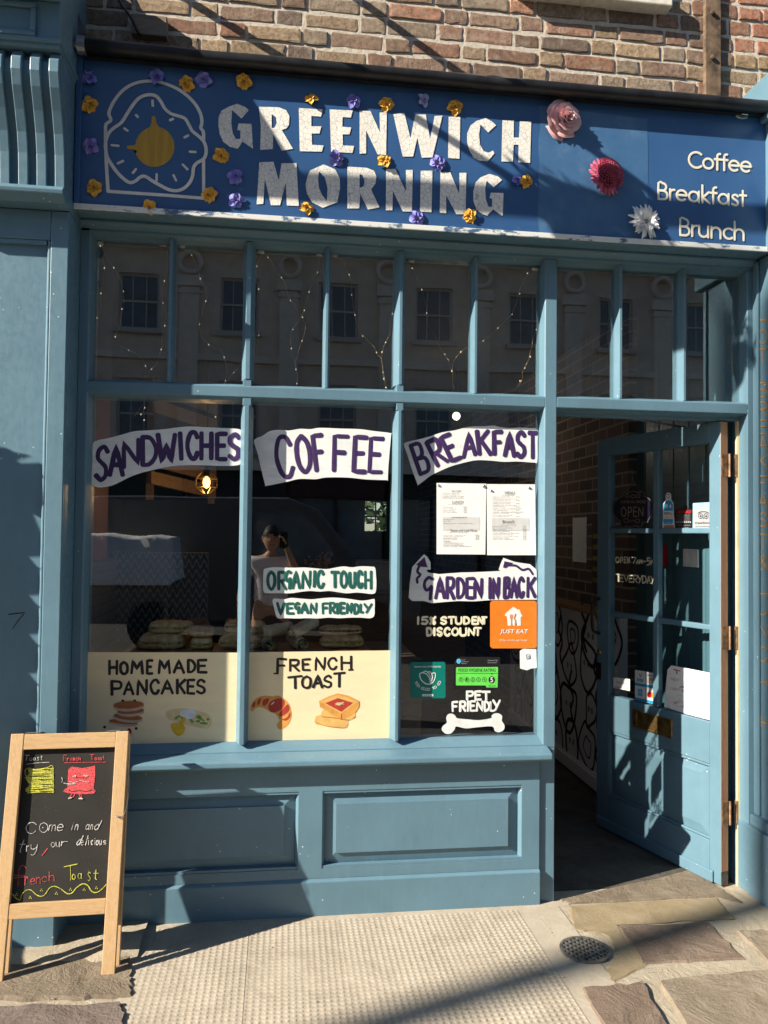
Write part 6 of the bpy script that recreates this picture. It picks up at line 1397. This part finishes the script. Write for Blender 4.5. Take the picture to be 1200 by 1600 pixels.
# ------------------------------------------------------------------ the photographer, reflected in the glass
skinm = flat('warm brown skin', (.5, .29, .19), .55, .08, 20); shirt = flat('pale lilac grey t-shirt', (.85, .78, .82), .85, .06, 12, .2); trou = flat('dark navy trousers', (.02, .025, .04), .85, .1, 20, .2); hairm = flat('short black hair', (.012, .01, .009), .6, .3, 60, .4); shoe = flat('dark trainers', (.03, .03, .032), .6, .1)
PX, PYY = -.085, -3.62
person = thing('person', 'man in a pale lilac t-shirt holding a phone up, seen only in the window reflection', 'person', (PX, PYY, 0))
def skin_mesh(name, nodes, edges, mat, parent, sub=2):
    off = Vector(parent.location); me = bpy.data.meshes.new(name)
    me.from_pydata([tuple(Vector(n_[0]) - off) for n_ in nodes], edges, []); o = bpy.data.objects.new(name, me); COL.objects.link(o); o.parent = parent
    me.skin_vertices or me.skin_vertices.data if False else None
    sk = o.modifiers.new('skin', 'SKIN'); sk.use_smooth_shade = True
    if not me.skin_vertices:
        bm = bmesh.new(); bm.from_mesh(me); bm.verts.layers.skin.verify(); bm.to_mesh(me); bm.free()
    for i, n_ in enumerate(nodes):
        r = n_[1]; me.skin_vertices[0].data[i].radius = r if hasattr(r, '__len__') else (r, r); me.skin_vertices[0].data[i].use_root = (i == 0)
    s_ = o.modifiers.new('sub', 'SUBSURF'); s_.levels = sub; s_.render_levels = sub; me.materials.append(mat); return o
def V(x, y, z): return Vector((PX + x, PYY + y, z))
# +y faces the shop; right arm raised to hold the phone at eye height
hz = 1.50
nodes = [(V(0, 0, .90), (.13, .10)), (V(0, 0, 1.05), (.125, .095)), (V(0, .01, 1.2), (.145, .105)), (V(0, 0, 1.31), (.14, .095)), (V(0, .01, 1.375), (.06, .058)), (V(0, .02, 1.43), (.05, .052)),
         (V(.155, 0, 1.315), .055), (V(.25, .06, 1.14), .046), (V(.27, .12, 1.09), .042), (V(.2, .22, 1.29), .036), (V(.14, .27, 1.435), .026), (V(.125, .275, 1.475), .03),
         (V(-.16, 0, 1.315), .055), (V(-.24, -.02, 1.08), .045), (V(-.25, .0, 1.03), .042), (V(-.25, .06, .86), .032), (V(-.25, .09, .78), .026), (V(-.25, .1, .73), .03),
         (V(.09, 0, .84), .088), (V(.10, .02, .48), .058), (V(.10, 0, .44), .056), (V(.105, -.02, .1), .036), (V(.105, .02, .05), .035), (V(.11, .12, .03), .028),
         (V(-.09, 0, .84), .088), (V(-.10, .02, .48), .058), (V(-.10, 0, .44), .056), (V(-.105, -.02, .1), .036), (V(-.105, .02, .05), .035), (V(-.11, .12, .03), .028)]
edges = [(0, 1), (1, 2), (2, 3), (3, 4), (4, 5), (3, 6), (6, 7), (7, 8), (8, 9), (9, 10), (10, 11), (3, 12), (12, 13), (13, 14), (14, 15), (15, 16), (16, 17), (0, 18), (18, 19), (19, 20), (20, 21), (21, 22), (22, 23), (0, 24), (24, 25), (25, 26), (26, 27), (27, 28), (28, 29)]
skin_mesh('body', nodes, edges, skinm, person)
# head with brow, nose, jaw, ears
o = MB(); hc = V(.0, .035, 1.525); n, mm = 28, 20; vs = []
for i in range(mm + 1):
    th = pi * i / mm
    for k in range(n):
        ph = 2 * pi * k / n; d = Vector((sin(th) * sin(ph), sin(th) * cos(ph), cos(th))); x, y, z = d.x * .074, d.y * .096, d.z * .118
        if z < 0: x *= 1 - .32 * (-z / .118) ** 1.5; y *= 1 - .18 * (-z / .118)
        fr = max(0, d.y)
        y += .022 * fr ** 8 * math.exp(-((z + .012) / .02) ** 2) * math.exp(-(x / .016) ** 2)     # nose
        y -= .007 * fr * math.exp(-((z - .016) / .013) ** 2) * math.exp(-((abs(x) - .031) / .016) ** 2)   # eye sockets
        y += .005 * fr * math.exp(-((z - .034) / .01) ** 2) * math.exp(-(x / .05) ** 2)            # brow
        y += .005 * fr * math.exp(-((z + .052) / .012) ** 2) * math.exp(-(x / .022) ** 2)           # lips
        y += .006 * fr * math.exp(-((z + .10) / .02) ** 2)
        vs.append(hc + Vector((x, y, z)))
o.add(vs, [(i * n + k, (i + 1) * n + k, (i + 1) * n + (k + 1) % n, i * n + (k + 1) % n) for i in range(mm) for k in range(n)])
for s_ in (-1, 1): o.ball(hc + Vector((s_ * .076, -.005, .0)), (.008, .018, .03), 10)
o.build('head', skinm, person, smooth=True)
o = MB(); vs = []
for i in range(9):
    th = .5 * pi * 1.02 * i / 8
    for k in range(24):
        ph = 2 * pi * k / 24; d = Vector((sin(th) * sin(ph), sin(th) * cos(ph), cos(th))); vs.append(hc + Vector((d.x * .08, d.y * .1 - .008, d.z * .128 + (.034 * max(0, d.y) if i > 4 else 0) * (1 if i > 5 else .5) - (.035 * max(0, -d.y) if i > 5 else 0))))
o.add(vs, [(i * 24 + k, (i + 1) * 24 + k, (i + 1) * 24 + (k + 1) % 24, i * 24 + (k + 1) % 24) for i in range(8) for k in range(24)]); o.build('hair', hairm, person, smooth=True)
o = MB()
for s_ in (-1, 1): o.ball(hc + Vector((s_ * .03, .081, .015)), (.012, .007, .006), 8)
o.build('eyes', flat('eyes', (.05, .04, .035), .2), person, smooth=True)
o = MB()
for s_ in (-1, 1): o.tube([hc + Vector((s_ * .014, .093, .031)), hc + Vector((s_ * .03, .091, .036)), hc + Vector((s_ * .047, .081, .031))], .0042, 6)
o.build('eyebrows', hairm, person, smooth=True)
o = MB(); o.tube(catmull([hc + Vector((x, .086 - abs(x) * .25, -.05 - .02 * abs(x))) for x in (-.024, -.012, 0, .012, .024)], 3), [.003] * 13, 6); o.build('mouth', flat('lips', (.17, .07, .055), .5), person, smooth=True)
nodes = [(V(0, 0, .88), (.165, .115)), (V(0, 0, 1.05), (.155, .11)), (V(0, .01, 1.2), (.165, .118)), (V(0, 0, 1.31), (.155, .105)), (V(0, .005, 1.355), (.085, .075)), (V(.16, 0, 1.315), .075), (V(.215, .035, 1.2), .07), (V(-.165, 0, 1.315), .075), (V(-.21, -.015, 1.18), .07)]
skin_mesh('t_shirt', nodes, [(0, 1), (1, 2), (2, 3), (3, 4), (3, 5), (5, 6), (3, 7), (7, 8)], shirt, person)
nodes = [(V(0, 0, .93), (.15, .11)), (V(0, 0, .86), (.155, .115)), (V(.092, 0, .8), .1), (V(.10, .02, .47), .075), (V(.105, -.01, .09), .062), (V(-.092, 0, .8), .1), (V(-.10, .02, .47), .075), (V(-.105, -.01, .09), .062)]
skin_mesh('trousers', nodes, [(0, 1), (1, 2), (2, 3), (3, 4), (1, 5), (5, 6), (6, 7)], trou, person)
for s_ in (-1, 1):
    o = MB(); o.ball(V(s_ * .108, .06, .042), (.048, .135, .042), 14); o.build('shoe', shoe, person, smooth=True)
def fingers(c, fwd, side, up, holding):
    for k in range(4):
        b0 = c + side * (.026 - .0175 * k) + up * .02; L = (.062, .072, .068, .055)[k]; cu = (.9 if holding else .35)
        p1_ = b0 + up * L * .42 + fwd * L * .12; p2_ = p1_ + up * L * .3 * (1 - cu * .5) + fwd * L * .3 * cu; p3_ = p2_ + up * L * .22 * (1 - cu) + fwd * L * .25 * cu
        skin_mesh('finger', [(b0 - up * .02, .0095), (b0, .0095), (p1_, .0088), (p2_, .008), (p3_, .0068)], [(0, 1), (1, 2), (2, 3), (3, 4)], skinm, person, 1)
    b0 = c - side * -.03 - up * .01; skin_mesh('thumb', [(b0 - side * .012, .0115), (b0 + side * .014 + up * .016, .0105), (b0 + side * .02 + up * .04 + fwd * .012, .009)], [(0, 1), (1, 2)], skinm, person, 1)
fingers(V(.125, .28, 1.49), Vector((-.9, .1, 0)), Vector((0, .6, .2)), Vector((-.35, .1, .93)).normalized(), True)
fingers(V(-.25, .1, .72), Vector((0, 1, 0)), Vector((0, .8, 0)), Vector((0, .15, -1)), False)
# phone: the lens sits where the photograph was taken from
t = thing('phone', 'black phone held up in front of the reflected man\'s face', 'phone', (.03, -3.325, 1.54)); o = MB(); o.box(-.012, .060, -3.333, -3.325, 1.445, 1.592); o.build('phone_body', M['blackmetal'], t, bevel=.004)
o = MB(); o.box(-.010, .022, -3.3247, -3.322, 1.552, 1.588); o.build('camera_island', M['blackmetal'], t, bevel=.002)

# ------------------------------------------------------------------ across the street (seen reflected)
stucco = flat('grey beige stucco', (.74, .64, .54), .85, .08, 3, .15, bscale=40); stone_t = flat('paler stucco trim', (.8, .73, .64), .8, .06, 6); sash = flat('off white sash paint', (.55, .54, .52), .5, .05); dark = flat('dark window glass', (.13, .17, .21), .12, .2, 3, 0, 0, .6)
OY = -13.8
ob = thing('opposite_building', 'long beige stucco terrace with sash windows and pilasters across the street, seen reflected', 'building', (0, OY, 0))
pitch = 2.15; px0 = -2.03
bays = range(-4, 7)
wins = []
for i in bays:
    xc = px0 + pitch * (i + .5)
    for (z0, z1) in ((5.92, 7.12), (3.35, 4.85)): wins.append((xc - .42, xc + .42, z0, z1))
x_lo, x_hi = px0 + pitch * bays[0], px0 + pitch * (bays[-1] + 1)
o = MB(); cuts = [0, 3.35, 4.85, 5.92, 7.12, 9.2]
for (za, zb) in zip(cuts[:-1], cuts[1:]):
    if (za, zb) in ((3.35, 4.85), (5.92, 7.12)):
        xs = [x_lo] + [q for i in bays for q in (px0 + pitch * (i + .5) - .42, px0 + pitch * (i + .5) + .42)] + [x_hi]
        for a, b_ in zip(xs[::2], xs[1::2]): o.box(a, b_, OY - .35, OY, za, zb)
    elif za == 0: o.box(x_lo, x_hi, OY - .35, OY, 2.9, zb)
    else: o.box(x_lo, x_hi, OY - .35, OY, za, zb)
o.box(x_lo, x_hi, OY - 6, OY - .36, 0, 9.1); o.build('wall', stucco, ob)
o = MB(); o.box(x_lo, x_hi, OY + .001, OY + .30, 7.95, 8.2); o.box(x_lo, x_hi, OY + .001, OY + .22, 7.7, 7.949); o.box(x_lo, x_hi, OY + .001, OY + .10, 5.28, 5.42); o.box(x_lo, x_hi, OY + .001, OY + .22, 2.9, 3.1); o.build('cornice', stone_t, ob)
for i in list(bays) + [bays[-1] + 1]:
    xc = px0 + pitch * i; o = MB(); o.box(xc - .2, xc + .2, OY + .001, OY + .12, 3.11, 6.85); o.box(xc - .27, xc + .27, OY + .001, OY + .17, 6.86, 7.1); o.box(xc - .24, xc + .24, OY + .001, OY + .15, 6.7, 6.78)
    o.tube([Vector((xc + .22 * cos(2 * pi * k / 20), OY + .12, 7.40 + .22 * sin(2 * pi * k / 20))) for k in range(21)], .055, 8); o.build('pilaster', stone_t, ob)
def sashwin(x0, x1, z0, z1):
    o = MB(); y = OY - .12; f = .055
    o.box(x0, x1, y, y + .05, z0, z0 + f); o.box(x0, x1, y, y + .05, z1 - f, z1); o.box(x0, x0 + f, y, y + .05, z0 + f, z1 - f); o.box(x1 - f, x1, y, y + .05, z0 + f, z1 - f); zm = (z0 + z1) / 2; o.box(x0 + f, x1 - f, y + .01, y + .06, zm - .022, zm + .022)
    for q in (1 / 3, 2 / 3): xm = x0 + (x1 - x0) * q; o.box(xm - .012, xm + .012, y + .005, y + .04, z0 + f, zm - .0225); o.box(xm - .012, xm + .012, y + .005, y + .04, zm + .0225, z1 - f)
    o.box(x0 - .08, x1 + .08, OY + .001, OY + .12, z0 - .1, z0 - .001); w_ = o.build('window', sash, ob); o = MB(); o.add([(x0, y + .02, z0), (x1, y + .02, z0), (x1, y + .02, z1), (x0, y + .02, z1)], [(0, 1, 2, 3)]); o.build('pane', dark, w_)
for q in wins: sashwin(*q)
shopc = [(.02, .025, .03), (.06, .02, .02), (.02, .04, .035)]
for i in bays:
    xc = px0 + pitch * (i + .5); o = MB(); c_ = shopc[i % 3]; o.box(xc - pitch / 2 + .05, xc + pitch / 2 - .05, OY - .3, OY - .02, .0, .6); o.box(xc - pitch / 2 + .05, xc + pitch / 2 - .05, OY - .3, OY + .05, 2.35, 2.89); o.box(xc - pitch / 2 + .02, xc - pitch / 2 + .12, OY - .3, OY + .02, 0, 2.34); o.box(xc - .03, xc + .03, OY - .2, OY - .02, .601, 2.349)
    s_ = o.build('shop_front', flat('dark shop paint', c_, .5), ob); o = MB(); o.add([(xc - pitch / 2 + .12, OY - .1, .6), (xc + pitch / 2 - .05, OY - .1, .6), (xc + pitch / 2 - .05, OY - .1, 2.35), (xc - pitch / 2 + .12, OY - .1, 2.35)], [(0, 1, 2, 3)]); o.build('pane', dark, s_)
# parked van and covered stall
vanp = flat('grey van paint', (.10, .10, .105), .3, .03, 4, 0, 0, .5); tyre = flat('tyre rubber', (.015, .015, .016), .8)
VX = -2.3
van = thing('parked_van', 'grey van parked behind the photographer, seen reflected beside him', 'van', (-1.2, -8.2, 0))
prof = [(-1.5, .35), (-1.55, .8), (-1.5, 1.9), (-1.35, 2.05), (1.2, 2.05), (1.6, 1.9), (2.15, 1.25), (2.95, 1.02), (3.05, .7), (3.0, .35)]
o = MB(); y0, y1 = -9.1, -7.25; o.prism([Vector((1.2 + VX + x, 0, z)) for x, z in prof], (0, y0, 0), (0, y1, 0)); o.build('body', vanp, van, bevel=.06)
o = MB(); o.prism([Vector((1.2 + VX + x, 0, z)) for x, z in ((.75, 1.18), (.75, 1.85), (1.42, 1.85), (1.88, 1.25))], (0, y1 + .001, 0), (0, y1 + .012, 0)); o.build('side_window', dark, van)
for x in (-.55, 2.35):
    for y in (y1 - .08, y0 + .08): o = MB(); o.lathe([(.2, -.1), (.33, -.1), (.34, -.06), (.34, .06), (.33, .1), (.2, .1)], (1.2 + VX + x, y, .33), 24, M=Matrix.Rotation(pi / 2, 3, 'X')); wv_ = o.build('wheel', tyre, van, smooth=False); o = MB(); o.lathe([(.05, .03), (.19, .05), (.2, .085), (.21, .09)], (1.2 + VX + x, y, .33), 20, M=Matrix.Rotation(-pi / 2, 3, 'X')); o.build('hub_cap', M['zinc'], wv_)
st = thing('market_stall', 'market stall table covered with a white sheet, seen reflected in the left window', 'stall', (-1.9, -6.4, 0))
o = MB(); nx, ny = 22, 9; vs = []; rr = random.Random(3)
for j in range(ny + 1):
    for i in range(nx + 1):
        x = -2.55 + 1.35 * i / nx; y = -6.9 + .95 * j / ny; h = 1.50 + .05 * math.exp(-((x + 2.1) / .28) ** 2) + .035 * math.exp(-((x + 1.5) / .16) ** 2) + rr.uniform(-.008, .008)
        if j == ny: y += .03; h = .95
        if j == ny - 1: h -= .03
        if i in (0, nx) or j == 0: h = 1.0
        vs.append((x, y, h))
o.add(vs, [(j * (nx + 1) + i, j * (nx + 1) + i + 1, (j + 1) * (nx + 1) + i + 1, (j + 1) * (nx + 1) + i) for j in range(ny) for i in range(nx)]); o.build('sheet', flat('white sheet', (.7, .7, .7), .8, .05, 5), st, smooth=True)
o = MB(); o.box(-2.5, -1.25, -6.85, -6.0, .9, .95); o.build('table_top', M['oldwood'], st)
for x in (-2.45, -1.35):
    for y in (-6.8, -6.08): o = MB(); o.box(x, x + .05, y, y + .05, -.01, .899); o.build('leg', M['oldwood'], st)
# lamp post whose soft shadow crosses the pavement
lp = thing('lamp_post', 'tall dark street lamp post standing up the street', 'lamp post', (-13.0, -5.7, 0)); c = Vector((-13.0, -5.7, -.01))
o = MB(); o.lathe([(.2, 0), (.2, .5), (.13, .6), (.11, 1.1), (.085, 1.2), (.08, 11.9), (.05, 12.0)], c, 18); o.build('post', M['blackmetal'], lp); o = MB(); o.tube(catmull([c + Vector((0, 0, 11.9)), c + Vector((-.1, -.3, 12.3)), c + Vector((-.3, -.9, 12.4))], 5), .03, 8); o.ball(c + Vector((-.33, -1.05, 12.35)), (.14, .3, .08), 12); o.build('lantern', M['blackmetal'], lp)

# ------------------------------------------------------------------ out of view: things added for the shadows they cast on the shopfront
nb = thing('unseen_awning_bracket', 'dark iron awning bracket out of view above the sign, placed for its bar shadows', 'awning bracket', (-.4, -.37, 4.02))  # unseen; bar and arms set where their shadows stripe the sign
o = MB(); o.tube([Vector((-1.65, -.74, 4.0)), Vector((.75, -.74, 4.0))], .034, 12); o.build('front_bar', M['blackmetal'], nb, smooth=True)
for xa, z0 in ((-.55, 3.86), (.03, 4.03), (-1.6, 3.95)):
    o = MB(); o.tube([Vector((xa, .006, z0)), Vector((xa, -.705, 4.0))], .017, 10); o.build('arm', M['blackmetal'], nb, smooth=True)
hb = thing('shadow_basket', 'leafy shadow basket added out of view for the blob of shade on the sign', 'shadow basket', (-.26, -.74, 3.9)); c = Vector((-.26, -.74, 3.84))  # added leafy clump, there only to shade the sign near the dahlia
o = MB(); o.lathe([(.02, -.13), (.1, -.11), (.12, -.04), (.125, 0)], c, 16); o.build('basket', M['darkwood'], hb)
o = MB(); rr = random.Random(21)
for i in range(420):
    d = Vector((rr.gauss(0, 1), rr.gauss(0, 1), rr.gauss(0, .8))).normalized() * rr.uniform(.05, .17); p = c + Vector((d.x, d.y, d.z * .75 + .03)); a_ = Vector((rr.gauss(0, 1), rr.gauss(0, 1), rr.gauss(0, 1))).normalized() * .03; b_ = a_.cross(Vector((rr.gauss(0, 1), rr.gauss(0, 1), rr.gauss(0, 1)))).normalized() * .014; o.add([p - a_, p - b_, p + a_, p + b_], [(0, 1, 2, 3)])
o.build('foliage', flat('basket foliage', (.05, .1, .03), .7), hb)
o = MB(); [o.tube([c + Vector((.12 * cos(k * 2.09), .12 * sin(k * 2.09), 0)), Vector((-.26, -.74, 3.965))], .003, 5) for k in range(3)]; o.build('chain', M['zinc'], hb)
PSH = PY(-.15); CUT = []
ol = [(-150, 690), (10, 700), (26, 708), (48, 712), (28, 718), (27, 725), (64, 724), (73, 731), (77, 746), (90, 759), (78, 754), (88, 787), (90, 800), (77, 802), (73, 814), (51, 803)]
for y in (870, 930, 991, 1052, 1114, 1175, 1236):
    ol += [(74, y - 14), (73, y - 2), (45, y), (57, y + 15), (83, y + 28), (82, y + 30), (60, y + 19), (72, y + 37)]
ol += [(74, 1300), (74, 1420), (-150, 1420)]
fb = [PSH.at(x, y) - SUN * (.25 / SUN.y) for x, y in ol]  # added sheet, cut to the pilaster's shadow outline, moved back towards the sun
o = MB(); o.prism(fb, (0, -.0015, 0), (0, .0015, 0))
bd = tag(o.build('shadow_board', M['darkwood']), 'tall saw edged sheet shadow caster added out of view at left to shape the pilaster shadow', 'shadow caster')
o = MB(); z_ = min(p.z for p in fb); x0_ = min(p.x for p in fb); o.box(x0_, x0_ + .3, -.62, -.22, 0, max(.04, z_)); o.build('foot', M['darkwood'], bd)
